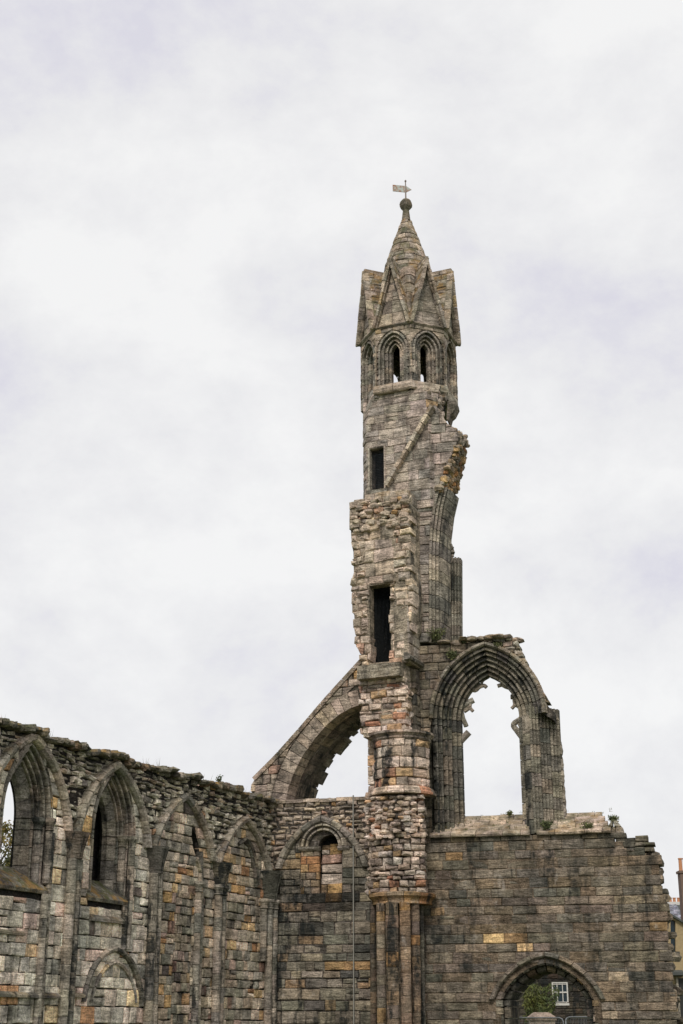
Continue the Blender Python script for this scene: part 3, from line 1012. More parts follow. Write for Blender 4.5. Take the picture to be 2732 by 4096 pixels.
# ================================================================== tall window arch standing on the front wall
T = Thing('window_arch', 'tall pointed window arch with broken tracery standing open against the sky', 'arch', FW.P(2.2, 7.1, -.6))
BW = Arch(2.26, 10.76, .95, 1.442, 7.06, a=.62)
roof_px = [(1690, 2568), (1838, 2566), (1852, 2556), (1920, 2549), (2064, 2540), (2070, 2556), (2084, 2590), (2096, 2620), (2110, 2640), (2112, 2675), (2128, 2700), (2138, 2716), (2156, 2722),
           (2172, 2762), (2198, 2800), (2206, 2815), (2230, 2838), (2231, 2872)]
roofl = FW.pts(roof_px)
right_s = FW.pix(2231, 2900)[0]
ZC = roofl[-1][1]
wall_poly = [(0.0, 7.0), (.34, 7.0), (.34, 7.3), (3.42, 7.3), (3.42, 7.05), (3.66, 7.05), (3.66, ZC - .1), (right_s, ZC - .1)] + roofl[::-1]
holew = BW.outline(.80, zb=6.9)
left_strip = [(-.3, 7.0)] + [(.44, 7.0), (.44, 10.5)] + [p for p in BW.outline(.85, n=12, zb=10.5)[::-1] if p[0] < 2.17 and p[1] > 10.5] + [(2.2, roofl[2][1] - .12)] + [(-.3, roofl[0][1] - .12)]
right_strip = [(2.16, roofl[3][1] - .12)] + [p for p in BW.outline(.85, n=12, zb=10.5)[::-1] if p[0] > 2.15 and p[1] > 10.5][::1] + [(3.86, 10.5), (3.86, 7.05), (3.66, 7.05), (3.60, 7.05), (3.60, ZC - .2), (right_s - .1, ZC - .2)] + [(s - .1, z - .08) for s, z in roofl[4:][::-1]]
right_poly = [p for p in BW.outline(.85, n=12, zb=10.5) if p[0] > 2.15 and p[1] > 10.5]
right_poly = [(3.62, 7.05)] + [(3.62, 10.3)] + right_poly + [(2.2, roofl[3][1] - .12)] + [(s - .1, z - .08) for s, z in roofl[4:]] + [(right_s - .1, ZC - .3), (3.74, ZC - .3), (3.74, 7.05)]
V, Fc = slab(FW, left_strip, [], -.06, -1.2)
core = T.part('wall_core', V, Fc, CORE, CT('core'))
right_poly = [p for p in BW.outline(.8, n=12, zb=10.5) if p[0] > 2.2 and p[1] > 10.5]
right_poly = right_poly + [(2.22, roofl[3][1] - .12)] + [(s - .1, z - .08) for s, z in roofl[4:] if z > 10.75] + [(right_s - .1, 10.52)]
V, Fc = slab(FW, right_poly, [], -.06, -1.15)
core2 = T.part('wall_core', V, Fc, CORE, CT('core'))
lay(T, core, FW, [[(-.25, 7.0), (.42, 7.0), (.42, 10.5), (2.2, 10.5), (2.2, roofl[3][1] - .1)] + roofl[1:3][::-1] + [(-.25, roofl[0][1])]], [BW.outline(.80, zb=6.9)], 7.0, 13.75, ch=(.26, .36), bw=(.3, .7), pal='right', soot=.45, gain=lambda s, z: 1.1 if z > 12 else 1.0, moss=.2, thick=.3)
lay(T, core2, FW, [[(2.2, 10.5), (right_s + .4, 10.5)] + roofl[4:][::-1] + [(2.2, roofl[4][1])]], [BW.outline(.80, zb=6.9), rect(3.5, 5, 9, 10.98)], 10.56, 13.75, ch=(.11, .2), bw=(.18, .45), pal='rubble', soot=.35, jit=.025, dj=.05, gap=.03, bulge=.04, thick=.45, moss=.5, tilt=.08, kind='rubble_stone')
V, Fc = box(FW, 3.45, 4.35, 7.05, 10.6, -1.1, -.9)
T.part('jamb_core', V, Fc, CORE, CT('core'))
BP1 = [(0, -.95), (0, -.66)] + rolls(.01, -.65, .26, -.42, 2, 1.1)
BP2 = rolls(.27, -.42, .53, -.21, 2, 1.1)
BP3 = rolls(.54, -.20, .80, .02, 2, 1.1)
V, Fc = slab(FW, BW.outline(.9, zb=7.0)[:0] + [(p[0] if p[1] > 10.6 or p[0] < 2.26 else 3.6, p[1]) for p in BW.outline(.9, zb=7.0)], [BW.outline(.06, zb=7.02)], -.72, -1.0)
T.part('arch_backing', V, Fc, CORE, CT('core'))
for bp_ in (BP1, BP2, BP3):
    arch_mould(T, core, FW, BW, bp_, -.97, course=.42, pal='mould_dark', soot=.9, gap=.022, sides=(-1,), gain=.92)
    arch_mould(T, core2, FW, BW, bp_, -.97, course=.42, pal='mould_dark', soot=.65, gap=.022, sides=(1,), jamb=False)
for jp_ in ([(0, -.95), (0, -.66)] + rolls(.01, -.65, .16, -.34, 2, 1.1), rolls(.17, -.33, .36, .03, 2, 1.1)):
    arch_mould(T, core2, FW, BW, jp_, -.97, course=.42, pal='mould_dark', soot=.65, gap=.022, sides=(1,), arc=False)
arch_mould(T, core, FW, BW, [(.78, 0), (.78, .06), (.82, .13), (.88, .13), (.92, .06), (.92, 0)], -.05, kind='hood_stone', course=.45, pal='mould', soot=.3, moss=.5, jamb=False)
# moulded jamb of the lost neighbouring window
for JP in (rolls(0, .03, .28, -.22, 3, 1.1), rolls(.285, -.23, .57, -.50, 3, 1.1), rolls(.575, -.51, .86, -.80, 3, 1.1)):
    path_mould(T, core2, FW, [(3.58, 7.08), (3.58, 9.6), (3.585, 11.02)], JP, -1.0, course=.42, pal='mould_dark', soot=.7)
for k in range(34):
    z = U(7.2, 10.8)
    V, Fc = lump(FW.P(4.40 + U(-.03, .03) - max(0, z - 9.6) * .08, z, -U(.8, 1.05)), U(.07, .11), U(.12, .2), U(.14, .2), .12, (Vector((*FW.e, 0)), Vector((*FW.n, 0))))
    T.piece('rubble_stone', V, Fc, tc('mould', .5), .1, core2)
coping(T, core, FW, roofl[:5], .75, roofl[4][0] - .3, 1.0, step=(.25, .5), hgt=(.05, .1), moss=.9, pal='stub', rows=3)
# tracery stubs
def q5(l):
    return [(1650 + a / 2.24, 2450 + b / 2.24) for a, b in l]
TR = [([(560, 700), (600, 668), (640, 655), (664, 672)], .05), ([(606, 664), (624, 622), (652, 586)], .035), ([(880, 676), (838, 668), (800, 650), (762, 660)], .05), ([(800, 652), (808, 612), (786, 576)], .035), ([(838, 670), (824, 620), (812, 600)], .03),
      ([(985, 800), (960, 775), (925, 758), (880, 756)], .065), ([(912, 770), (914, 828), (888, 862)], .045), ([(914, 828), (940, 838), (968, 862)], .045), ([(990, 890), (972, 950), (905, 1002), (934, 1056), (985, 1125)], .07), ([(950, 985), (965, 1030), (975, 1040)], .03),
      ([(440, 850), (470, 826), (505, 806), (548, 784)], .075), ([(515, 806), (516, 852), (544, 886)], .045), ([(516, 852), (490, 872), (462, 890)], .045), ([(430, 880), (452, 950), (474, 1000), (482, 1022)], .06), ([(420, 1160), (462, 1118), (506, 1072)], .085),
      ([(640, 586), (690, 562), (735, 558), (780, 574), (830, 620)], .05)]
def smooth(l, n=4):
    out = []
    for i in range(len(l) - 1):
        p0, p1, p2, p3 = l[max(0, i - 1)], l[i], l[i + 1], l[min(len(l) - 1, i + 2)]
        for k in range(n):
            t = k / n
            out.append(tuple(.5 * (2 * b + (c - a) * t + (2 * a - 5 * b + 4 * c - d) * t * t + (3 * b - a - 3 * c + d) * t ** 3) for a, b, c, d in zip(p0, p1, p2, p3)))
    return out + [l[-1]]
for l, r in TR:
    if l[0][0] < 640:
        l = [(l[0][0] - 55, l[0][1] + (25 if l[0][1] > 840 else -20))] + l
    elif l[0][0] > 860:
        l = [(l[0][0] + 45, l[0][1] - 15)] + l
    l = smooth(l)
    P = [FW.P(*FW.pix(a, b, -.78), -.78) for a, b in q5(l)]
    V, Fc = tube(P, r * 1.3, 8)
    T.piece('tracery', V, Fc, tc('mould', .4), 0, core)
T.finish()

# ================================================================== half arch leaning against the pier
x_, y_, _ = FW.P(-3.2, 0, -.10)
FH = Frame(x_, y_, 23.2)
T = Thing('half_arch', 'broken half arch with a raking top leaning against the left of the tower', 'arch', FH.P(0, 8.3, -1))
outl = FH.pts([(1446, 2640), (1400, 2690), (1300, 2800), (1200, 2918), (1100, 3030), (1014, 3116), (1000, 3146), (1000, 3196)])
intr = FH.pts([(1140, 3212), (1148, 3160), (1172, 3092), (1210, 3020), (1258, 2952), (1308, 2896), (1356, 2856), (1400, 2831), (1446, 2815)])
poly = outl + intr
V, Fc = slab(FH, shrink(poly, .985), [], -.06, -2.0)
core = T.part('arch_core', V, Fc, CORE, CT('core'))
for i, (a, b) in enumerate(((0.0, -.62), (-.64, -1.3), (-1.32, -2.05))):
    path_mould(T, core, FH, intr, [(0.02, a), (-.5, a)], b, course=.30 if i == 0 else .36, kind='voussoir', pal='stub' if i == 0 else 'stub', soot=.35 if i == 0 else .85, gain=.90 if i == 0 else .62, wob=.012)  # rear rows tinted darker and streakier to paint the soffit's shade
band = []
for i, p in enumerate(intr):
    q = intr[min(len(intr) - 1, i + 1)]
    r = intr[max(0, i - 1)]
    L = hypot(q[0] - r[0], q[1] - r[1])
    band.append((p[0] - (q[1] - r[1]) / L * .52, p[1] + (q[0] - r[0]) / L * .52))
band_poly = intr + band[::-1]
lay(T, core, FH, [poly], [band_poly], 8.2, 12.9, ch=(.22, .32), bw=(.3, .6), pal='stub', soot=.35, jit=.02, gap=.024, thick=.5, gain=lambda s, z: .88, bulge=.02)
path_mould(T, core, FH, outl[:6][::-1], [(-.05, .05), (.09, .05)], -2.0, course=.55, kind='coping_slab', pal='stub', soot=.5, gain=.85, moss=.4)
def along(f):
    i = f * (len(intr) - 1)
    k = min(int(i), len(intr) - 2)
    return (intr[k][0] + (intr[k + 1][0] - intr[k][0]) * (i - k), intr[k][1] + (intr[k + 1][1] - intr[k][1]) * (i - k))
for f0, f1, w in ((.10, .20, .09), (.24, .33, .16), (.36, .42, .08), (.47, .60, .17), (.63, .69, .10), (.73, .82, .15), (.85, .93, .12)):
    path_mould(T, core, FH, [along(f0 + (f1 - f0) * k / 3) for k in range(4)], [(w, -1.72), (w * .6, -1.66), (-.05, -1.62)], -2.06, course=.6, kind='tooth_stone', pal='mould_dark', soot=.7, wob=.03)
T.finish()

# ================================================================== bell turret with its pier and broken wall stub
T = Thing('bell_turret', 'tall slender bell turret with gabled octagonal top, stone spire and broken wall stub', 'tower', FP.P(-.6, 0, -.5))
# ---- pier at the foot
P0 = [(-1.45, -1.0), (-1.45, .45), (.05, .45), (.05, -1.0)]
P3 = [(-1.46, -1.0), (-1.46, .95), (-.02, .95), (-.02, -1.0)]
V, Fc = loft([[FP.P(s, z, d) for s, d in pl] for z, pl in ((0, P0), (10.1, P0), (10.12, P3), (12.2, P3))])
pier = T.part('pier', V, Fc, CORE, CT('core_pale'))
D1 = Drum(FP, -.36, .46, .90)
D2 = Drum(FP, -.46, .02, 1.28)
D3 = Drum(FP, -.44, .40, .90)
for fr_, pl_, d_ in ((FP, rect(-1.54, 10.2, .02, 11.95), 1.02), (FS, rect(-1.0, 10.2, 0.1, 11.95), -.12)):
  lay(T, pier, fr_, [pl_], [], 10.2, 11.95, d=d_, ch=(.10, .24), bw=(.18, .55), pal='pier', soot=.25, jit=.028, dj=.06, rag=.06, ragl=True, gap=.03, bulge=.04, cham=.025, thick=.3, tilt=.06, kind='rubble_stone')
lay(T, pier, D1, [rect(-.9 * 1.5, 8.48, .86 * 1.75, 9.95)], [], 8.48, 9.95, ch=(.27, .36), bw=(.35, .6), pal='pier', soot=.8, jit=.012, gap=.022, thick=.3, bulge=.03)
lay(T, pier, D2, [rect(-.98, 5.3, 1.12, 8.22)], [], 5.3, 8.22, ch=(.12, .24), bw=(.2, .46), pal='pier', soot=.45, jit=.025, dj=.04, gap=.03, bulge=.045, cham=.028, thick=.3, tilt=.07, kind='rubble_stone', gain=lambda s, z: .88)
lay(T, pier, FP, [rect(-1.52, 8.45, -.8, 11.95)], [], 8.45, 11.95, ch=(.22, .36), bw=(.3, .5), d=.50, pal='pier', soot=.35, jit=.02, dj=.03, gap=.024, thick=.3)
lay(T, pier, FP, [rect(-1.5, 5.2, -.8, 8.3)], [], 5.2, 8.3, ch=(.12, .24), bw=(.18, .4), d=.42, pal='stub', soot=.5, jit=.03, dj=.08, gap=.035, thick=.3, tilt=.1, kind='rubble_stone')
lay(T, pier, FS, [rect(-.85, 5.3, .0, 8.3)], [], 5.3, 8.3, ch=(.14, .26), bw=(.2, .4), d=.1, pal='pier', soot=.5, jit=.025, dj=.05, gap=.03, thick=.3, kind='rubble_stone', gain=lambda s, z: .85)
lay(T, pier, FS, [rect(-.5, 5.0, .0, 12.3)], [], 5, 12.3, ch=(.25, .38), bw=(.3, .6), d=-.02, pal='right', soot=.5, gain=lambda s, z: .9)
scatter_lumps(T, pier, FP, (-1.62, 5.4), (-.95, 5.4), (-.95, 8.2), (-1.62, 8.2), 5, 20, .12, .72, .72, .15, size=(.09, .19), pal='pier', soot=.4, flat=.55, proud=.12)
scatter_lumps(T, pier, D2, (-.95, 6.9), (1.1, 6.9), (1.1, 8.2), (-.95, 8.2), 9, 8, .02, .02, .02, .02, size=(.08, .17), pal='pier', soot=.4, flat=.5, proud=.07)
cx1, cy1, _ = D1.P(0, 0, -.90)
cx2, cy2, _ = D2.P(0, 0, -.90)
def ring(fr, prof, n, pal, soot, kind, a0=-1.7, a1=2.0, gain=1.0):
    for i in range(n):
        rows = []
        for k in range(4):
            a = a0 + (a1 - a0) * (i + .02 + .96 * k / 3) / n
            rows.append([fr.P(a * fr.r, z, d) for d, z in prof])
        V, Fc = loft(rows)
        T.piece(kind, V, Fc, tc(pal, soot, gain), .1, pier)
ring(D1, [(-.3, 9.93), (-.02, 9.93), (.03, 9.98), (.02, 10.03), (.07, 10.08), (.13, 10.12), (.12, 10.19), (-.3, 10.2)], 7, 'pier', .6, 'band_stone', gain=.9)
ring(D1, [(-.3, 8.25), (.16, 8.25), (.17, 8.31), (.10, 8.36), (.10, 8.42), (.03, 8.48), (-.3, 8.48)], 7, 'pier', .3, 'band_stone')
V, Fc = loft([[FP.P(s, z, d) for d, z in ((.1, 8.26), (.62, 8.26), (.62, 8.33), (.54, 8.46), (.1, 8.46))] for s in (-1.56, -.75)])
T.piece('band_stone', V, Fc, tc('pier', .3), .1, pier)
ring(D3, [(-.3, 5.0), (.02, 5.0), (.0, 5.08), (.04, 5.16), (.12, 5.22), (.13, 5.3), (.05, 5.34), (-.3, 5.34)], 7, 'warm', .6, 'band_stone', gain=.82)
def world_shaft(px, Y, r, z1, pal, soot, gain=1.0):
    shaft(T, pier, (px - CX) / 6046 * Y, Y, r, 0, z1, .36, pal, soot, cap=False, gain=gain)
for px, Y, r, pal, gn in ((1494, 44.75, .10, 'shaft_warm', .75), (1527, 44.22, .145, 'warm', .98), (1573, 43.80, .20, 'shaft_warm', 1.0), (1626, 43.85, .175, 'shaft_warm', .98), (1667, 44.15, .15, 'shaft_warm', .9), (1693, 44.6, .08, 'mould', .7)):
    world_shaft(px, Y, r * .93, 5.02, pal, .75, gn * .92)
# ---- cement block closing the foot of the opening
V, Fc = box(FP, -1.50, -.04, 11.90, 12.36, .2, 1.38)
V = [(x + U(-.015, .015), y + U(-.02, .02), z + U(-.02, .02)) for x, y, z in V]
T.part('cement_block', V, Fc, CORE, tint=tc('mould_dark', .35, .98), moss=.2, label='smooth grey cement sill block under the tall opening')
# ---- broken stub of the nave wall
ST = [(1398, 2012), (1396, 2080), (1401, 2170), (1408, 2200), (1410, 2290), (1405, 2310), (1403, 2450), (1411, 2456), (1414, 2500), (1420, 2545), (1414, 2562), (1420, 2590), (1440, 2612), (1441, 2700)]
SR = [(1614, 2700), (1614, 2600), (1632, 2560), (1646, 2500), (1650, 2420), (1646, 2300), (1640, 2200), (1638, 2120), (1640, 2006)]
stub_poly = FP.pts(ST, 1.0) + FP.pts(SR, 1.0)
door = rect(-1.23, 12.5, -.50, 15.1)
V, Fc = slab(FP, shrink(stub_poly, .975), [door], .93, -1.5)
stub = T.part('wall_stub', V, Fc, CORE, CT('core_pale'))
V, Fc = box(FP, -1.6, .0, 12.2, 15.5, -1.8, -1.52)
T.part('passage_shade_plate', V, Fc, CORE, CT('core_shade'))  # closing plate added, the passage's shade painted near-black
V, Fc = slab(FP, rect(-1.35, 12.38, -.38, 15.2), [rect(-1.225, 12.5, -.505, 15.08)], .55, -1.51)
T.part('passage_shade_shell', V, Fc, CORE, CT('core_shade'))  # dark shell added inside the opening to paint its shade
lay(T, stub, FP, [stub_poly], [rect(-1.23, 12.4, -.50, 15.12), rect(-1.4, 15.12, -.3, 17.2)], 12.3, 17.45, ch=(.18, .33), bw=(.22, .48), d=1.0, dj=.06, jit=.028, gap=.03, bulge=.06, cham=.03, thick=.5, pal='stub', soot=.18, tilt=.05, gain=lambda s, z: 1.06, rag=.07, ragl=True)
lay(T, stub, FP, [rect(-1.4, 15.12, -.35, 17.2)], [], 15.12, 17.2, ch=(.24, .5), bw=(.35, .75), d=1.0, dj=.05, jit=.03, gap=.03, bulge=.05, cham=.03, thick=.5, pal='stub', soot=.25, tilt=.05)
scatter_lumps(T, stub, FP, (-1.75, 17.0), (.15, 17.0), (.15, 18.0), (-1.75, 18.0), 11, 7, .96, .96, 1.02, 1.02, size=(.09, .19), pal='stub', soot=.35, moss=.3, flat=.65, proud=.10)
lay(T, stub, FP, [rect(-1.92, 17.1, -1.6, 18.15)], [], 17.1, 18.1, ch=(.3, .4), bw=(.25, .4), d=1.02, pal='tower', soot=.3, moss=.7, thick=.5)
# side flank of the stub
flank = [(-1.0, 12.4), (0.0, 12.4), (0.0, 18.3), (-.95, 18.1), (-.85, 17.0), (-.98, 16.0), (-.95, 15), (-1.05, 13.6)]
V, Fc = slab(FS, flank, [], -.05, -.5)
fl = T.part('flank', V, Fc, CORE, CT('core_pale'))
lay(T, fl, FS, [flank], [], 12.4, 18.25, ch=(.26, .38), bw=(.3, .6), pal='tower', soot=.3, jit=.012, thick=.3)
V, Fc = loft([[FS.P(s, z, d) for d, z in ((-.1, 12.42), (.10, 12.46), (.13, 12.54), (.02, 12.66), (-.1, 12.66))] for s in (-1.25, .12)])
T.piece('string_stone', V, Fc, tc('mould', .6), .2, fl)
# ledge slabs on top of the stub
s = -1.85
for L, dz in ((.42, 0), (.36, .10), (.55, .13), (.62, .12)):
    V, Fc = box(FP, s, s + L - .015, 18.0 + dz, 18.22 + dz + U(0, .03), -.2, .72 + U(0, .08))
    T.piece('coping_slab', V, Fc, tc('tower', .3), .7, stub)
    s += L

# ---- upper front wall beside the turret, with the spring of the lost great window
up_px = [(1668, 2572), (1668, 1640), (1740, 1612), (1762, 1652), (1790, 1692), (1822, 1712), (1838, 1740), (1826, 1776), (1782, 1872), (1753, 1936), (1733, 2020), (1721, 2110), (1716, 2200), (1716, 2572)]
up = FW.pts(up_px)
V, Fc = slab(FW, shrink(up, .985), [], -.05, -1.25)
uw = T.part('upper_wall', V, Fc, CORE, tc('turret_low', .4, .8))
lay(T, uw, FW, [up], [], up[0][1], 21.6, ch=(.28, .42), bw=(.3, .65), pal='turret_low', soot=.42, thick=.3, jit=.01, gain=lambda s, z: .9 if z < 17 else .96)
spring = [up[13], up[12], up[11], up[10], up[9]]
SPP = rolls(0, .02, .30, -.30, 3, 1.2) + [(.36, -.40), (.40, -.55), (.52, -1.15)]
path_mould(T, uw, FW, [(p[0], p[1]) for p in spring], SPP, -1.2, course=.42, pal='mould', soot=.5)
# rear order, set behind
a = FW.pix(1782, 2590, -1.25)
b = FW.pix(1782, 2228, -1.25)
path_mould(T, uw, FW, [a, ((a[0] + b[0]) / 2, (a[1] + b[1]) / 2), b], rolls(0, -1.20, .50, -1.38, 5, 1.3), -1.75, course=.42, pal='mould', soot=.7)
scatter_lumps(T, uw, FW, FW.pix(1780, 2228, -1.3), FW.pix(1806, 2228, -1.3), FW.pix(1802, 2180, -1.3), FW.pix(1778, 2175, -1.3), 3, 4, -1.35, -1.4, -1.4, -1.3, size=(.1, .15), pal='mould', soot=.4)
# broken rubble heart of the arch
A0, A1 = FW.pix(1828, 1776), FW.pix(1745, 1975)
B0, B1 = FW.pix(1862, 1800, -1.1), FW.pix(1826, 1972, -1.1)
scatter_lumps(T, uw, FW, A1, B1, B0, A0, 7, 13, -.02, -1.1, -1.1, -.02, size=(.085, .16), pal='warm', soot=.3, flat=.75, proud=.08)
scatter_lumps(T, uw, FW, FW.pix(1790, 1700), FW.pix(1858, 1745, -.9), FW.pix(1866, 1790, -1.0), FW.pix(1822, 1775), 5, 4, -.1, -.9, -1.0, -.05, size=(.10, .18), pal='tower', soot=.35, moss=.6, flat=.6)
C0, C1 = FW.pix(1824, 1985, -1.15), FW.pix(1784, 2140, -1.15)
scatter_lumps(T, uw, FW, FW.pix(1772, 2150, -.9), C1, C0, FW.pix(1800, 1980, -.9), 2, 9, -.95, -1.2, -1.2, -.95, size=(.08, .13), pal='tower', soot=.35, flat=.8)
bp = FW.pts([(1792, 1690), (1796, 1618), (1830, 1616), (1833, 1632), (1818, 1662), (1806, 1672), (1800, 1694)], -.9)
V, Fc = slab(FW, bp, [], -.6, -1.2)
T.piece('bracket_stone', V, Fc, tc('mould', .6, .85), .4, uw)

# ---- lower stage of the turret
P1 = [(-1.95, -2.6), (-1.95, -.34), (-1.69, .02), (.62, .02), (.80, -.3), (.62, -1.6)]
P2 = [(-1.95, -2.6), (-1.95, -.62), (-1.36, .02), (.42, .02), (.92, -.5), (.85, -1.6)]
zl0, zl1, zl2 = 17.9, 21.3, 22.55
def w3(p, z, d=0.0):
    return FP.P(p[0], z, p[1] + d)
tdoor = rect(-1.56, 18.80, -1.02, 20.34)
V, Fc = slab(FP, [(-1.69, zl0), (.62, zl0), (.62, zl1), (.42, zl2), (-1.36, zl2), (-1.69, zl1)], [tdoor], -.012, -.5)
low = T.part('lower_stage', V, Fc, CORE, tc('turret_low', .4, .86))
V, Fc = loft([[FP.P(s, z, d) for s, d in pl] for z, pl in ((zl0, [(-1.9, -2.5), (-1.9, -.36), (-1.62, -.9), (.5, -.9), (.6, -.05), (.75, -.35), (.55, -1.6)]), (zl1, [(-1.9, -2.5), (-1.9, -.36), (-1.62, -.9), (.5, -.9), (.6, -.05), (.75, -.35), (.55, -1.6)]),
                                                           (zl2, [(-1.9, -2.5), (-1.9, -.65), (-1.4, -.1), (.35, -.1), (.4, -.05), (.88, -.55), (.8, -1.6)]))])
T.part('turret_core', V, Fc, CORE, CT('core_dark'))
fpoly = [(-1.69, zl0), (.62, zl0), (.62, zl1), (.42, zl2), (-1.36, zl2), (-1.69, zl1)]
lay(T, low, FP, [fpoly], [rect(-1.60, 18.72, -.98, 20.42)], zl0, zl2, ch=(.26, .40), bw=(.32, .68), d=.008, pal='turret_low', soot=.34, jit=.010, gap=.012, dj=.010, cham=.012, thick=.2, moss=.12)
for p, q, za, zb, p2, q2 in ((P1[1], P1[2], zl0, zl1, P1[1], P1[2]), (P1[1], P1[2], zl1, zl2, P2[1], P2[2]), (P1[3], P1[4], zl0, zl1, P1[3], P1[4]), (P1[3], P1[4], zl1, zl2, P2[3], P2[4]), (P1[0], P1[1], zl0, zl2, P1[0], P1[1])):
    pt = Patch(w3(p, za), w3(q, za), w3(q2, zb), w3(p2, zb))
    lay(T, low, pt, [pt.full()], [], 0, pt.H, ch=(.26, .4), bw=(.35, .7), pal='turret_low', soot=.32, jit=.008, gap=.018, thick=.15, moss=.2)
# door frame, mesh grille
for s0, s1, z0, z1 in ((-1.62, -1.555, 18.78, 20.36), (-1.025, -.965, 18.78, 20.36), (-1.62, -.965, 20.36, 20.44)):
    V, Fc = box(FP, s0, s1, z0, z1, -.2, .045)
    T.piece('door_jamb', V, Fc, tc('turret_low', .3), 0, low)
V, Fc = box(FP, -1.66, -.9, 18.64, 18.775, -.4, .10)
T.piece('door_sill', V, Fc, tc('tower', .3), .3, low)
V, Fc = [], []
for k in range(12):
    s = -1.56 + .54 * (k + .5) / 12
    v, f = bar(FP.P(s, 18.78, -.16), FP.P(s, 20.36, -.16), .006, .006, (1, 0, 0))
    b0 = len(V)
    V += v
    Fc += [tuple(i + b0 for i in q) for q in f]
for k in range(26):
    z = 18.78 + 1.58 * (k + .5) / 26
    v, f = bar(FP.P(-1.56, z, -.16), FP.P(-1.02, z, -.16), .006, .012 if k % 9 == 4 else .006)
    b0 = len(V)
    V += v
    Fc += [tuple(i + b0 for i in q) for q in f]
T.part('wire_mesh', V, Fc, IRONMESH_M, parent=low)
V, Fc = [], []
for k in range(15):
    v, f = bar(FP.P(-1.22 + .71 * (k + .5) / 15, 12.5, .50), FP.P(-1.22 + .71 * (k + .5) / 15, 15.08, .50), .005, .005, (1, 0, 0))
    b0 = len(V)
    V += v
    Fc += [tuple(i + b0 for i in q) for q in f]
T.part('wire_mesh', V, Fc, IRONMESH_M, parent=stub)

# raking weather string of the old roof
r0, r1 = FP.pix(1730, 1626, .1), FP.pix(1544, 1948, .1)
n = 9
for k in range(n):
    f0, f1 = k / n, (k + 1) / n - .012
    pa = FP.P(r0[0] + (r1[0] - r0[0]) * f0, r0[1] + (r1[1] - r0[1]) * f0, .07)
    pb = FP.P(r0[0] + (r1[0] - r0[0]) * f1, r0[1] + (r1[1] - r0[1]) * f1, .07)
    V, Fc = bar(pa, pb, .16, .11, (*FP.e, 0))
    V, Fc = bar(pa, pb, .12, .34, (*FP.n, 0), .015)
    T.piece('weather_string', V, Fc, tc('tower', .1, 1.12), .7 if k < 3 else .15, low)

scatter_lumps(T, low, FP, (.50, 20.7), (.78, 20.7), (.98, 22.4), (.5, 22.4), 4, 9, -.12, -.7, -.9, -.15, size=(.11, .18), pal='turret_low', soot=.4, moss=.4, flat=.8, proud=.06)

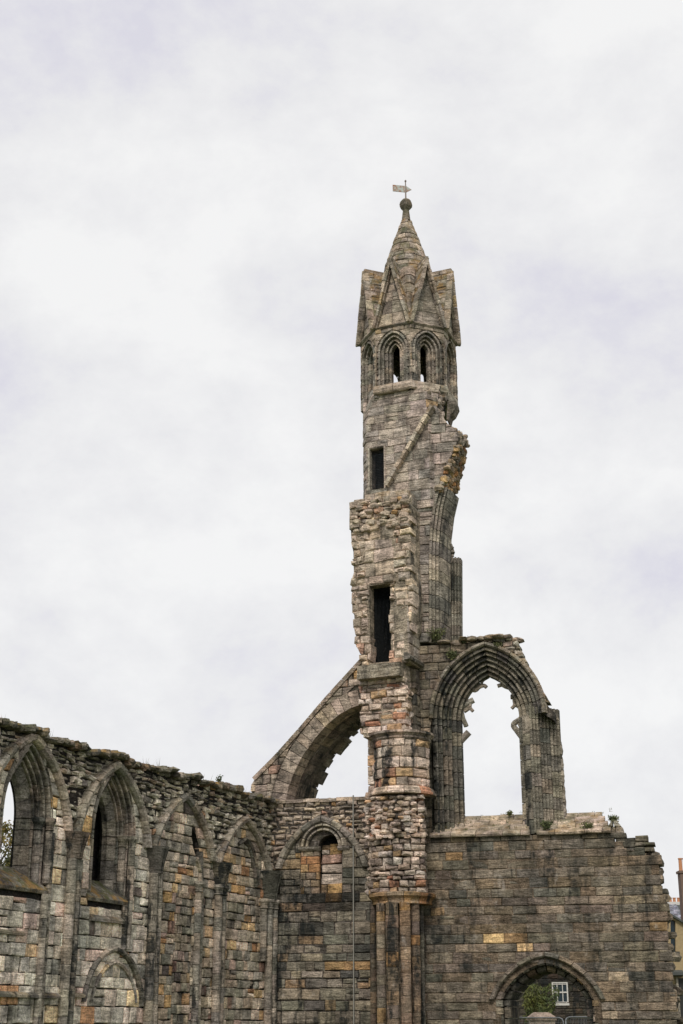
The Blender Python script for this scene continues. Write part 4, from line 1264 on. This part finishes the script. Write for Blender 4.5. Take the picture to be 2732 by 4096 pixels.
# ---- octagonal belfry
OC = (-.62, -1.5)
RO = 1.74
AP, HW = RO * cos(pi / 8), RO * sin(pi / 8)
ox, oy, _ = FP.P(OC[0], 0, OC[1])
FACES = {}
for k in range(8):
    kk = k if k < 5 else k - 8
    f = Frame(ox, oy, 23.2 + 45 * kk)
    px_, py_, _ = f.P(0, 0, AP)
    FACES[kk] = Frame(px_, py_, f.deg)
ZB, ZG, ZA = 22.62, 24.84, 27.52
BA = Arch(0, 23.95, .165, .30, ZB + .02, a=.194)
BPR1 = [(0, -.5), (0, -.36)] + rolls(.01, -.35, .21, -.17, 2, 1.1)
BPR2 = rolls(.215, -.16, .44, 0.02, 2, 1.1)
for kk, f in FACES.items():
    vis = abs(kk + .5) < 2
    V, Fc = slab(f, rect(-HW + .02, ZB - .1, HW - .02, ZG), [BA.outline(.40, zb=ZB + .02)], -.03, -.46)
    bf = T.part('belfry_face', V, Fc, CORE, tc('tower', .4, .8))
    for bpr in (BPR1, BPR2):
      arch_mould(T, bf, f, BA, bpr, -.5, course=.26, pal='mould', soot=.42 if kk != 1 else .6, gap=.012, kind='voussoir')
    lay(T, bf, f, [rect(-HW, ZB, HW, ZG)], [BA.outline(.45)], ZB, ZG, ch=(.2, .3), bw=(.25, .5), pal='tower', soot=.3, gap=.014, thick=.1, moss=.45, jit=.006)
    # ledge under the openings
    V, Fc = loft([[f.P(s, z, d) for d, z in ((-.2, 22.30), (.02, 22.30), (.075, 22.36), (.075, 22.50), (.0, 22.64), (-.2, 22.64))] for s in (-HW - .06, -.01)])
    if kk in (0, -1):
        T.piece('ledge_stone', V, Fc, tc('tower', .3), .3, bf)
        V, Fc = loft([[f.P(s, z, d) for d, z in ((-.2, 22.30), (.02, 22.30), (.075, 22.36), (.075, 22.50), (.0, 22.64), (-.2, 22.64))] for s in (.01, HW + .06)])
        T.piece('ledge_stone', V, Fc, tc('tower', .3), .3, bf)
    else:
        V, Fc = box(f, -HW, HW, 22.2, ZB, -.4, -.0)
        T.piece('ledge_stone', V, Fc, tc('tower', .3), .3, bf)
    # gable
    gw = HW + .01
    V, Fc = loft([[f.P(s, z, d) for s, z in ((-gw, ZG), (gw, ZG), (0, ZA))] for d in (-.075, -1.45)])
    gb = T.part('gable', V, Fc, CORE, tc('tower', .4, .86))
    tri = [(-gw + .07, ZG + .08), (gw - .07, ZG + .08), (0, ZA - .26)]
    lay(T, gb, f, [tri], [], ZG + .08, ZA - .5, ch=(.34, .52), bw=(.4, .8), d=-.06, dj=.004, pal='tower', soot=.35, gap=.010, thick=.1, moss=.15, jit=.006)
    for sd in (-1, 1):
        n = 6
        for i in range(n):
            u0, u1 = i / n, (i + 1) / n - .01
            pa = f.P(sd * gw * (1 - u0) - sd * .03, ZG + (ZA - ZG) * u0, .04)
            pb = f.P(sd * gw * (1 - u1) - sd * .03, ZG + (ZA - ZG) * u1, .04)
            V, Fc = bar(pa, pb, .085, .30, (*f.n, 0), .012)
            T.piece('gable_coping', V, Fc, tc('tower', .25, 1.04), .4, gb)
            pa = f.P(sd * gw * (1 - u0) - sd * .095, ZG + (ZA - ZG) * u0, .03)
            pb = f.P(sd * gw * (1 - u1) - sd * .095, ZG + (ZA - ZG) * u1, .03)
            if i < n - 1:
                V, Fc = bar(pa, pb, .045, .10, (*f.n, 0), .01)
                T.piece('gable_coping', V, Fc, tc('tower', .5, .9), .2, gb)
        if vis or True:
            p0, p1, p2, p3 = f.P(sd * gw, ZG, -.02), f.P(sd * gw, ZG, -1.2), f.P(0, ZA, -1.2), f.P(0, ZA, -.02)
            pt = Patch(p0, p1, p2, p3) if sd > 0 else Patch(p1, p0, p3, p2)
            pl = [(0, .02), (.12, .02), (.95, pt.H - .02), (0, pt.H - .02)]
            if sd < 0:
                pl = [(pt.L - a, b) for a, b in pl]
            lay(T, gb, pt, [pl], [], 0.02, pt.H, ch=(.24, .36), bw=(.3, .6), d=.05, pal='tower', soot=.25, gap=.016, thick=.08, moss=1.0, kind='roof_stone', jit=.008, gain=lambda s, z: .95)
    V, Fc = bar(f.P(0, ZA - .0, .12), f.P(0, ZA - .0, -.8), .12, .14)
    T.piece('ridge_stone', V, Fc, tc('tower', .3, .9), .9, gb)
    V, Fc = loft([[f.P(s, z, d) for d, z in ((-.2, ZG - .03), (.02, ZG - .03), (.075, ZG + .02), (.07, ZG + .06), (0.0, ZG + .09), (-.2, ZG + .09))] for s in (-HW - .05, HW + .05)])
    T.piece('string_stone', V, Fc, tc('tower', .35, .9), .5, bf)
    # pendant stone ribs in the valleys
    a = radians(23.2 + 45 * kk + 22.5)
    nx, ny = -sin(a), -cos(a)
    vr = [(.88, 27.35, .30), (1.02, 26.95, .25), (1.14, 26.6, .21), (1.25, 26.2, .17), (1.38, 25.75, .13), (1.50, 25.35, .08)]
    for (r0, z0, q0), (r1, z1, q1) in zip(vr, vr[1:]):
        V, Fc = tube([(ox + nx * r0, oy + ny * r0, z0), (ox + nx * (r1 - .01), oy + ny * (r1 - .01), z1 + .02)], [q0, q1 * 1.1], 8)
        T.piece('valley_rib', V, Fc, tc('tower', .3), .35, gb)
# ---- spire
SPR = [(26.4, 1.18), (27.3, 1.03), (28.3, .74), (29.1, .495), (29.6, .325), (30.0, .20)]
cone = Cone(ox, oy, 23.2, SPR)
V, Fc = lathe(ox, oy, [(r - .05, z) for z, r in SPR], 16)
spire = T.part('spire', V, Fc, CORE, tc('tower', .4, .8))
lay(T, spire, cone, [rect(-pi, 26.9, pi, 30.0)], [], 26.9, 30.0, ch=(.22, .32), bw=(.36, .62), pal='tower', soot=.25, gap=.018, thick=.08, moss=.85, jit=.012, dj=.012, bulge=.02, kind='spire_stone')
V, Fc = lathe(ox, oy, [(.20, 29.99), (.17, 30.05), (.125, 30.46), (.12, 30.48)], 8, .2)
T.part('neck', V, Fc, STONE, tc('mould', .3, .85), .6)
V, Fc = lathe(ox, oy, [(.10, 30.46), (.14, 30.50), (.235, 30.62), (.245, 30.72), (.22, 30.83), (.15, 30.92), (.04, 30.95)], 8, .1)
T.part('finial', V, Fc, STONE, tc('mould', .3, .85), .7)
T.finish()

# ---- weather vane
T = Thing('weather_vane', 'small rusty arrow weather vane on the tip of the spire', 'weather vane', (ox, oy, 30.93))
V, Fc = tube([(ox, oy, 30.9), (ox, oy, 31.3), (ox, oy, 31.72)], [.032, .028, .02], 8)
T.part('pole', V, Fc, POLE_M)
V, Fc = lathe(ox, oy, [(.01, 31.70), (.035, 31.73), (.04, 31.76), (.03, 31.79), (.01, 31.81)], 8)
T.part('knob', V, Fc, POLE_M)
ve = (.985, .17)
def vane(pts, t=.012):
    rows = [[(ox + ve[0] * a - ve[1] * k, oy + ve[1] * a + ve[0] * k, z) for a, z in pts] for k in (-t, t)]
    return loft(rows)
V, Fc = vane([(-.50, 31.26), (.0, 31.26), (.0, 31.54), (-.50, 31.54)])
T.part('flag', V, Fc, COPPER_M)
V, Fc = vane([(0.02, 31.26), (.23, 31.40), (0.02, 31.54)])
T.part('pointer', V, Fc, COPPER_M)
T.finish()

# ================================================================== vegetation
def leaves(n, gen, size, lenf=2.2):
    V, Fc, Tn = [], [], []
    for _ in range(n):
        c, dr = gen()
        L = U(*size)
        d = Vector(dr).normalized()
        sd = d.cross(Vector((U(-1, 1), U(-1, 1), U(-1, 1)))).normalized() * (L / lenf / 2)
        c = Vector(c)
        b = len(V)
        mid = c + d * L * .5 + Vector((0, 0, U(-.1, .1) * L))
        V += [tuple(c), tuple(mid + sd), tuple(c + d * L), tuple(mid - sd)]
        Fc += [(b, b + 1, b + 2), (b, b + 2, b + 3)]
        k = U(.5, 1.5)
        Tn += [k, k * U(.92, 1.05), k * U(.8, 1.1), 1] * 4
    return V, Fc, Tn

def plant(name, label, centre, r, h, n, fr, mat=None, size=(.04, .10), cat='plant', group='weeds rooted on the ruined walls', stems=5, lean=(0, 0)):
    T = Thing(name, label, cat, centre, group)
    C = Vector(centre)
    V, Fc = [], []
    tips = []
    for k in range(stems):
        a, q = U(0, 2 * pi), U(.2, .9) * r
        tip = C + Vector((cos(a) * q + lean[0], sin(a) * q * .6 + lean[1], h * U(.5, 1.0)))
        tips.append(tip)
        v, f = tube([tuple(C), tuple(C.lerp(tip, .5) + Vector((0, 0, .04))), tuple(tip)], [.014, .010, .004], 5)
        b = len(V)
        V += v
        Fc += [tuple(i + b for i in qq) for qq in f]
    T.part('stems', V, Fc, BARK_M)
    def gen():
        t = rnd.choice(tips)
        p = C.lerp(t, U(.15, 1.0)) + Vector((U(-1, 1), U(-1, 1), U(-.6, 1))) * r * .30
        return p, (U(-1, 1), U(-1, 1), U(-.3, 1))
    V, Fc, Tn = leaves(int(n * 1.8), gen, size)
    T.part('foliage', V, Fc, mat or LEAF_WEED, tint=Tn, moss=0.0)
    return T
def on(fr, px, py, d):
    return fr.P(*fr.pix(px, py, d), d)
plant('wall_plant', 'dark bushy weed on the ledge at the foot of the broken upper jamb', on(FW, 1748, 2566, .08), .28, .40, 420, FW, stems=9)
plant('wall_plant', 'small green weed on the wall head just right of the upper jamb', on(FW, 1858, 2572, .02), .17, .16, 170, FW, stems=5)
plant('wall_plant', 'weed rooted above the left shoulder of the tall window arch', on(FW, 1818, 2640, .08), .26, .26, 320, FW, stems=7)
plant('wall_plant', 'green moss clump above the apex of the tall window arch', on(FW, 1990, 2590, .06), .20, .12, 200, FW, stems=5)
plant('wall_plant', 'green weed at the foot of the right jamb of the tall window', on(FW, 2188, 3318, .12), .24, .22, 260, FW, stems=7)
plant('wall_plant', 'small weed growing in the stone sill inside the tall window', on(FW, 2036, 3262, -.7), .12, .12, 90, FW, stems=4)
plant('wall_plant', 'weeds on the sloping wall head right of the tall window', on(FW, 2352, 3318, .02), .26, .16, 200, FW, stems=6)
plant('wall_plant', 'tuft of weeds at the broken right end of the wall head', on(FW, 2460, 3290, -.3), .24, .18, 180, FW, stems=6)
plant('wall_plant', 'grassy weed sprouting from the top of the side wall near the half arch', on(FL, 875, 3142, -.2), .14, .30, 90, FL, stems=8)
plant('wall_plant', 'dry brown weed under the ledge on the broken stub of the tower', on(FP, 1508, 2020, 1.05), .12, .16, 70, FP, mat=BLADE_M, stems=6)
# moss and grass growing along the tops (nobody could count it)
V, Fc, Tn = [], [], []
def zt(s):
    for (a, za), (b, zb) in zip(side_top, side_top[1:]):
        if a <= s <= b:
            return za + (zb - za) * (s - a) / max(1e-6, b - a)
    return side_top[-1][1]
def blades(base, n, h, spread):
    for _ in range(n):
        p = Vector(base) + Vector((U(-1, 1), U(-1, 1), 0)) * spread
        t = p + Vector((U(-.4, .4), U(-.4, .4), 1)) * U(.4, 1.0) * h
        w = Vector((U(-1, 1), U(-1, 1), 0)).normalized() * .010
        b = len(V)
        V.extend([tuple(p - w), tuple(p + w), tuple(t)])
        Fc.append((b, b + 1, b + 2))
        k = U(.6, 1.5)
        Tn.extend([k, k * U(.9, 1.05), k * .9, 1] * 3)
for i in range(620):
    s = U(-16, .1)
    blades(FL.P(s, zt(s) - .05, U(-.6, .08)), 7, U(.05, .15), .07)
for i in range(12):
    s = U(-14.5, -.5)
    blades(FL.P(s, zt(s) - .04, U(-.4, 0)), 6, .38, .06)
for i in range(90):
    s, d = U(.6, 5.9), U(-1.0, .05)
    blades(FW.P(s, 7.15 + (0.13 - d) * .62, d), 6, U(.03, .09), .05)
o = mesh_obj('wall_top_grass', V, Fc, BLADE_M, tint=Tn, moss=0.0)
o['label'], o['category'], o['kind'] = 'short dry grass and moss growing along the ruined wall tops', 'grass', 'stuff'

# tree seen through the left window
def tree(name, label, base, h, rx, rz, n, mat, trunk_r=.25, cz=None, size=(.16, .34), nb=40):
    T = Thing(name, label, 'tree', base)
    B = Vector(base)
    cz = cz or h - rz
    V, Fc = tube([tuple(B), tuple(B + Vector((.1, 0, cz * .5))), tuple(B + Vector((0, .1, cz)))], [trunk_r, trunk_r * .75, trunk_r * .4], 8)
    T.part('trunk', V, Fc, BARK_M)
    V, Fc, tips = [], [], []
    for k in range(nb):
        a, q = U(0, 2 * pi), U(.35, 1.0)
        el = U(-.55, 1.0)
        tip = B + Vector((cos(a) * rx * q * sqrt(max(.05, 1 - el * el * .8)), sin(a) * rx * q * sqrt(max(.05, 1 - el * el * .8)), cz + el * rz))
        st = B + Vector((0, 0, cz * U(.45, 1.0)))
        v, f = tube([tuple(st), tuple(st.lerp(tip, .5) + Vector((0, 0, .3))), tuple(tip)], [trunk_r * .3, trunk_r * .17, .02], 5)
        b = len(V)
        V += v
        Fc += [tuple(i + b for i in qq) for qq in f]
        tips.append((tip, U(.5, 1.0)))
    T.part('limbs', V, Fc, BARK_M)
    def gen():
        t, k = rnd.choice(tips)
        return t + Vector((rnd.gauss(0, .45), rnd.gauss(0, .45), rnd.gauss(0, .35))) * k * rx * .30, (U(-1, 1), U(-1, 1), U(-1, .6))
    V, Fc, Tn = leaves(n, gen, size)
    T.part('crown', V, Fc, mat, tint=Tn, moss=0.0)
    return T
tp = spot(-30, 3318, 62)
tree('garden_tree', 'rounded tree in yellowing leaf seen through the open left window', (tp.x, 62, 0), tp.z, 2.6, 2.6, 9000, LEAF_TREE, cz=tp.z - 2.3, nb=70, size=(.10, .22))

# ================================================================== what shows through the doorway
# house with a sash window
HY = 80.0
T = Thing('stone_house', 'dark stone house with a white sash window seen through the doorway', 'house', (14, HY + 3, 0))
FB = Frame(0, HY, 2.0)
wa, wb = FB.pix(2211, 4022), FB.pix(2271, 3927)
hs0, hs1 = FB.pix(1900, 4000)[0], FB.pix(2480, 4000)[0]
wr = rect(wa[0], wa[1] + .12, wb[0], wb[1])
V, Fc = slab(FB, rect(hs0, 0, hs1, 6.4), [wr], -.04, -.4)
hw = T.part('wall', V, Fc, CORE, CT('core_dark'))
lay(T, hw, FB, [rect(FB.pix(2050, 4000)[0], 0, FB.pix(2400, 4000)[0], 4.6)], [wr], 0, 4.6, ch=(.24, .34), bw=(.3, .8), pal='right', soot=.8, gap=.03, thick=.1, gain=lambda s, z: .55)
V, Fc = loft([[(FB.P(hs0 - .2, 0)[0] + a, y, z) for y, z in ((HY - .3, 6.3), (HY + 3.2, 9.6), (HY + 6.8, 6.3), (HY + 3.2, 6.1))] for a in (0, hs1 - hs0 + .4)])
T.part('roof', V, Fc, SLATE_M)
V, Fc = box(FB, hs0, hs1, 0, 6.3, -6.5, -.5)
T.part('house_core', V, Fc, CORE, CT('core_dark'))
win = None
V, Fc = slab(FB, wr, [rect(wa[0] + .07, wa[1] + .19, wb[0] - .07, wb[1] - .07)], -.06, -.14)
win = T.part('window', V, Fc, WHITE_M)
V, Fc = box(FB, wa[0] + .05, wb[0] - .05, wa[1] + .15, wb[1] - .05, -.16, -.13)
T.part('pane', V, Fc, GLASS_M, parent=win)
for k in (1, 2):
    s = wa[0] + (wb[0] - wa[0]) * k / 3
    V, Fc = box(FB, s - .02, s + .02, wa[1] + .17, wb[1] - .05, -.125, -.09)
    T.part('glazing_bar', V, Fc, WHITE_M, parent=win)
zm = wa[1] + .12 + (wb[1] - wa[1] - .12)
for z, hh in ((wa[1] + .15 + (wb[1] - wa[1]) * .43, .035), (wa[1] + .12 + (wb[1] - wa[1]) * .8, .02)):
    V, Fc = box(FB, wa[0] + .04, wb[0] - .04, z - hh, z + hh, -.122, -.075)
    T.part('glazing_bar', V, Fc, WHITE_M, parent=win)
V, Fc = box(FB, wa[0] - .06, wb[0] + .02, wa[1], wa[1] + .115, -.2, .05)
T.part('sill', V, Fc, WHITE_M, parent=win)
T.finish()

# shrub inside the arch
bp0 = spot(2150, 4090, 61)
T = Thing('willow_shrub', 'leafy shrub with drooping narrow leaves behind the doorway arch', 'shrub', (bp0.x, 61, 0))
B = Vector((bp0.x, 61, 0))
V, Fc, tips = [], [], []
for k in range(46):
    tgt = spot(U(2085, 2238), U(3915, 4070), 61 + U(-.5, .5))
    st = B + Vector((U(-.12, .12), U(-.1, .1), U(.3, 1.2)))
    m_ = st.lerp(tgt, .55) + Vector((0, 0, U(.15, .35)))
    v, f = tube([tuple(B + Vector((0, 0, 0))), tuple(st), tuple(m_), tuple(tgt)], [.03, .02, .012, .004], 5)
    b = len(V)
    V += v
    Fc += [tuple(i + b for i in qq) for qq in f]
    tips.append((st, m_, tgt))
T.part('stems', V, Fc, BARK_M)
def gen():
    st, m_, t = rnd.choice(tips)
    u = U(.3, 1.0)
    p = st.lerp(m_, u * 2) if u < .5 else m_.lerp(t, u * 2 - 1)
    return p + Vector((U(-.1, .1), U(-.1, .1), U(-.06, .06))), (U(-.7, .7), U(-.7, .7), U(-1.2, .1))
V, Fc, Tn = leaves(4200, gen, (.10, .24), 4.0)
T.part('foliage', V, Fc, LEAF_SHRUB, tint=Tn, moss=0.0)

# gate pier with a bevelled cap
gp = spot(2166, 4078, 57)
gx = gp.x
T = Thing('gate_pier', 'pale squat stone pillar with sloping cap beyond the doorway', 'pier', (gx, 57, 0))
def sq(w, z):
    return [(gx + a * w, 57 + b * w, z) for a, b in ((-1, -1), (1, -1), (1, 1), (-1, 1))]
zt_ = gp.z
V, Fc = loft([sq(.44, 0), sq(.44, zt_ - .03)])
T.part('shaft', V, Fc, STONE, tc('stub', .3, .95), .1)
V, Fc = loft([sq(.50, zt_ - .03), sq(.52, zt_ + .04), sq(.50, zt_ + .07), sq(.27, zt_ + .25), sq(.25, zt_ + .255)])
T.part('cap', V, Fc, STONE, tc('pier', .15, 1.05), .1)

# steel fence panels
def panel(x0, x1, y0, y1, ztop, label):
    T = Thing('fence_panel', label, 'fence', ((x0 + x1) / 2, (y0 + y1) / 2, 0), 'temporary steel fence panels')
    a, b = Vector((x0, y0, 0)), Vector((x1, y1, 0))
    up = Vector((0, 0, 1))
    t = (b - a).normalized()
    r = .12
    pts = [a + up * .0, a + up * (ztop - r), a + up * (ztop - r * .3) + t * r * .3, a + up * ztop + t * r]
    pts += [b + up * ztop - t * r, b + up * (ztop - r * .3) - t * r * .3, b + up * (ztop - r), b]
    V, Fc = tube([tuple(p) for p in pts], .021, 6)
    T.part('frame', V, Fc, STEEL_M)
    V, Fc = [], []
    L = (b - a).length
    def add(p, q, w):
        v, f = bar(p, q, w, w, (.3, .8, .1))
        k = len(V)
        V.extend(v)
        Fc.extend([tuple(i + k for i in qq) for qq in f])
    n = int(L / .05)
    for i in range(1, n):
        p = a + t * (L * i / n)
        add(p + up * .15, p + up * (ztop - .02), .004)
    for i in range(8):
        z = .15 + (ztop - .3) * i / 7
        add(a + up * z, b + up * z, .004)
    T.part('wire_mesh', V, Fc, STEEL_M)
e0, e1, e2, e3 = spot(1960, 4073, 48.6), spot(2252, 4071, 48.6), spot(2262, 4066, 48.5), spot(2530, 4086, 48.2)
panel(e0.x, e1.x, 48.6, 48.6, e1.z, 'steel mesh fence panel in the doorway in front of the gate pier')
panel(e2.x, e3.x, 48.5, 48.2, e2.z - .02, 'steel mesh fence panel at the right of the doorway')
e4, e5 = spot(2700, 4078, 50), spot(2960, 4078, 50)
panel(e4.x, e5.x, 50, 50, e4.z, 'steel mesh fence panel beyond the broken right end of the wall')

# ================================================================== houses at the right edge
T = Thing('harled_house', 'ochre harled house with a tall dark window beside the broken wall end', 'house', (16, 72, 0))
HY = 70.0
FH2 = Frame(0, HY, 0.0)
hp = lambda px, py: FH2.pix(px, py)
verge = [hp(2600, 3592), hp(2668, 3648), hp(2760, 3702), hp(2840, 3750)]
s_l, s_r = hp(2600, 4000)[0], hp(2840, 4000)[0]
wwin = [hp(2683, 3806), hp(2703, 3806), hp(2702, 3684), hp(2682, 3676)]
wdoor = [hp(2714, 4095)[0], hp(2740, 3912)]
V, Fc = slab(FH2, [(s_l, 0), (s_r, 0)] + [(s, z - .03) for s, z in verge[::-1]], [wwin], 0, -.3)
T.part('wall', V, Fc, HARL_M)
V, Fc = box(FH2, s_l + .1, s_r - .1, 0, verge[2][1] - .5, -7, -.35)
T.part('house_core', V, Fc, HARL_M)
rows = []
for d in (.22, -7):
    rows.append([FH2.P(s, z, d) for s, z in verge] + [FH2.P(s, z - .10, d) for s, z in verge[::-1]])
V, Fc = loft(rows)
T.part('roof', V, Fc, SLATE_D)
V, Fc = slab(FH2, [(s + (.0), z) for s, z in wwin], [], -.16, -.2)
wn_ = T.part('window', V, Fc, GLASS_M)
V, Fc = box(FH2, wwin[0][0], wwin[0][0] + .05, wwin[0][1], wwin[2][1], -.15, -.09)
T.part('frame', V, Fc, WHITE_M, parent=wn_)
V, Fc = box(FH2, wwin[0][0] - .12, wwin[1][0] + .16, wwin[0][1] - .13, wwin[0][1] - .005, -.1, .12)
T.part('sill', V, Fc, STONE, tc('mould_dark', .6), parent=wn_)
l0, l1 = hp(2684, 3906), hp(2727, 3880)
V, Fc = loft([[FH2.P(s, z, d) for d, z in ((.02, l0[1]), (.5, l0[1] + .05), (.5, l0[1] + .17), (.02, l1[1]))] for s in (l0[0] - .6, l1[0])])
T.part('porch_roof', V, Fc, SLATE_D)
V, Fc = box(FH2, hp(2717, 4000)[0], hp(2745, 4000)[0], 0, l0[1] - .08, .01, .10)
T.part('door', V, Fc, DARKWOOD_M)
V, Fc = box(FH2, hp(2708, 4000)[0], hp(2716, 4000)[0], 0, l0[1] - .04, .01, .14)
T.part('door_jamb', V, Fc, STONE, tc('mould', .5))
T.finish()

# slate-roofed house behind, with its chimneys
YB = 96.0
T = Thing('slate_house', 'house behind with a blue grey slate roof and a row of orange chimney pots', 'house', (22, YB + 4, 0))
FR2 = Frame(0, YB, 0.0)
a0, a1 = FR2.pix(2560, 3700), FR2.pix(2960, 3614)
ridge_z = FR2.pix(2700, 3612, -4.0)[1]
eave_z = FR2.pix(2700, 3716)[1]
V, Fc = box(FR2, a0[0], a1[0], 0, eave_z, -8, 0)
T.part('wall', V, Fc, HARL_M)
V, Fc = loft([[FR2.P(s, z, d) for d, z in ((.25, eave_z - .08), (-4.0, ridge_z), (-8.25, eave_z - .08))] for s in (a0[0] - .1, a1[0] + .1)])
roof = T.part('roof', V, Fc, SLATE_D)
pt = Patch(FR2.P(a0[0], eave_z - .05, .25), FR2.P(a1[0], eave_z - .05, .25), FR2.P(a1[0], ridge_z, -4.0), FR2.P(a0[0], ridge_z, -4.0))
PAL['slate'] = [(4, (128, 130, 140)), (3, (112, 114, 124)), (3, (142, 142, 150)), (2, (98, 100, 108))]
lay(T, roof, pt, [rect(FR2.pix(2655, 3650)[0] - a0[0], 0, FR2.pix(2760, 3650)[0] - a0[0], pt.H)], [], 0, pt.H, ch=(.22, .26), bw=(.25, .38), d=.03, dj=.006, gap=.02, thick=.03, cham=.006, bulge=.004, pal='slate', soot=.15, kind='slate', jit=.004)
V, Fc = box(FR2, FR2.pix(2664, 3612, -4)[0], FR2.pix(2800, 3612, -4)[0], ridge_z - .6, ridge_z + .06, -4.3, -3.7)
stack = T.part('chimney_stack', V, Fc, WHITE_M)
for px in (2668, 2682, 2698, 2715, 2729, 2745):
    c = FR2.P(FR2.pix(px, 3610, -4)[0], 0, -4)
    z = ridge_z + .06
    V, Fc = lathe(c[0], c[1], [(.12, z), (.10, z + .06), (.095, z + .22), (.12, z + .25), (.12, z + .29), (.10, z + .29)], 10)
    T.part('chimney_pot', V, Fc, POT_M, parent=stack)
T.finish()

def chimney(label, px0, px1, py_top, py_shoulder, py_base, Y, pots):
    a, b = spot(px0, py_shoulder, Y), spot(px1, py_shoulder, Y)
    zt2 = spot(px0, py_top, Y).z
    T = Thing('chimney', label, 'chimney', ((a.x + b.x) / 2, Y + .4, 0))
    w = b.x - a.x
    V, Fc = loft([[(x, y, z) for x, y in ((a.x, Y), (b.x, Y), (b.x, Y + .8), (a.x, Y + .8))] for z in (0, a.z)])
    st = T.part('stack', V, Fc, BRICK_M)
    V, Fc = loft([[(x, y, z) for x, y in ((a.x - .08, Y - .08), (b.x + .08, Y - .08), (b.x + .08, Y + .88), (a.x - .08, Y + .88))] for z in (a.z + .001, a.z + .16)])
    T.part('cap', V, Fc, BRICK_M, parent=st)
    for k in range(pots):
        x = a.x + w * (k + .5) / pots
        z = a.z + .16
        h = zt2 - z
        V, Fc = lathe(x, Y + .4, [(.15, z), (.125, z + .08), (.115, z + h - .1), (.145, z + h - .06), (.145, z + h), (.12, z + h)], 10)
        T.part('chimney_pot', V, Fc, POT_M, parent=st)
chimney('tall brown stone chimney at the extreme right edge of the view', 2721, 2775, 3430, 3492, 3700, 96, 3)
chimney('far chimney whose orange pot shows in the notch of the wall', 2505, 2540, 3376, 3412, 3700, 96, 2)
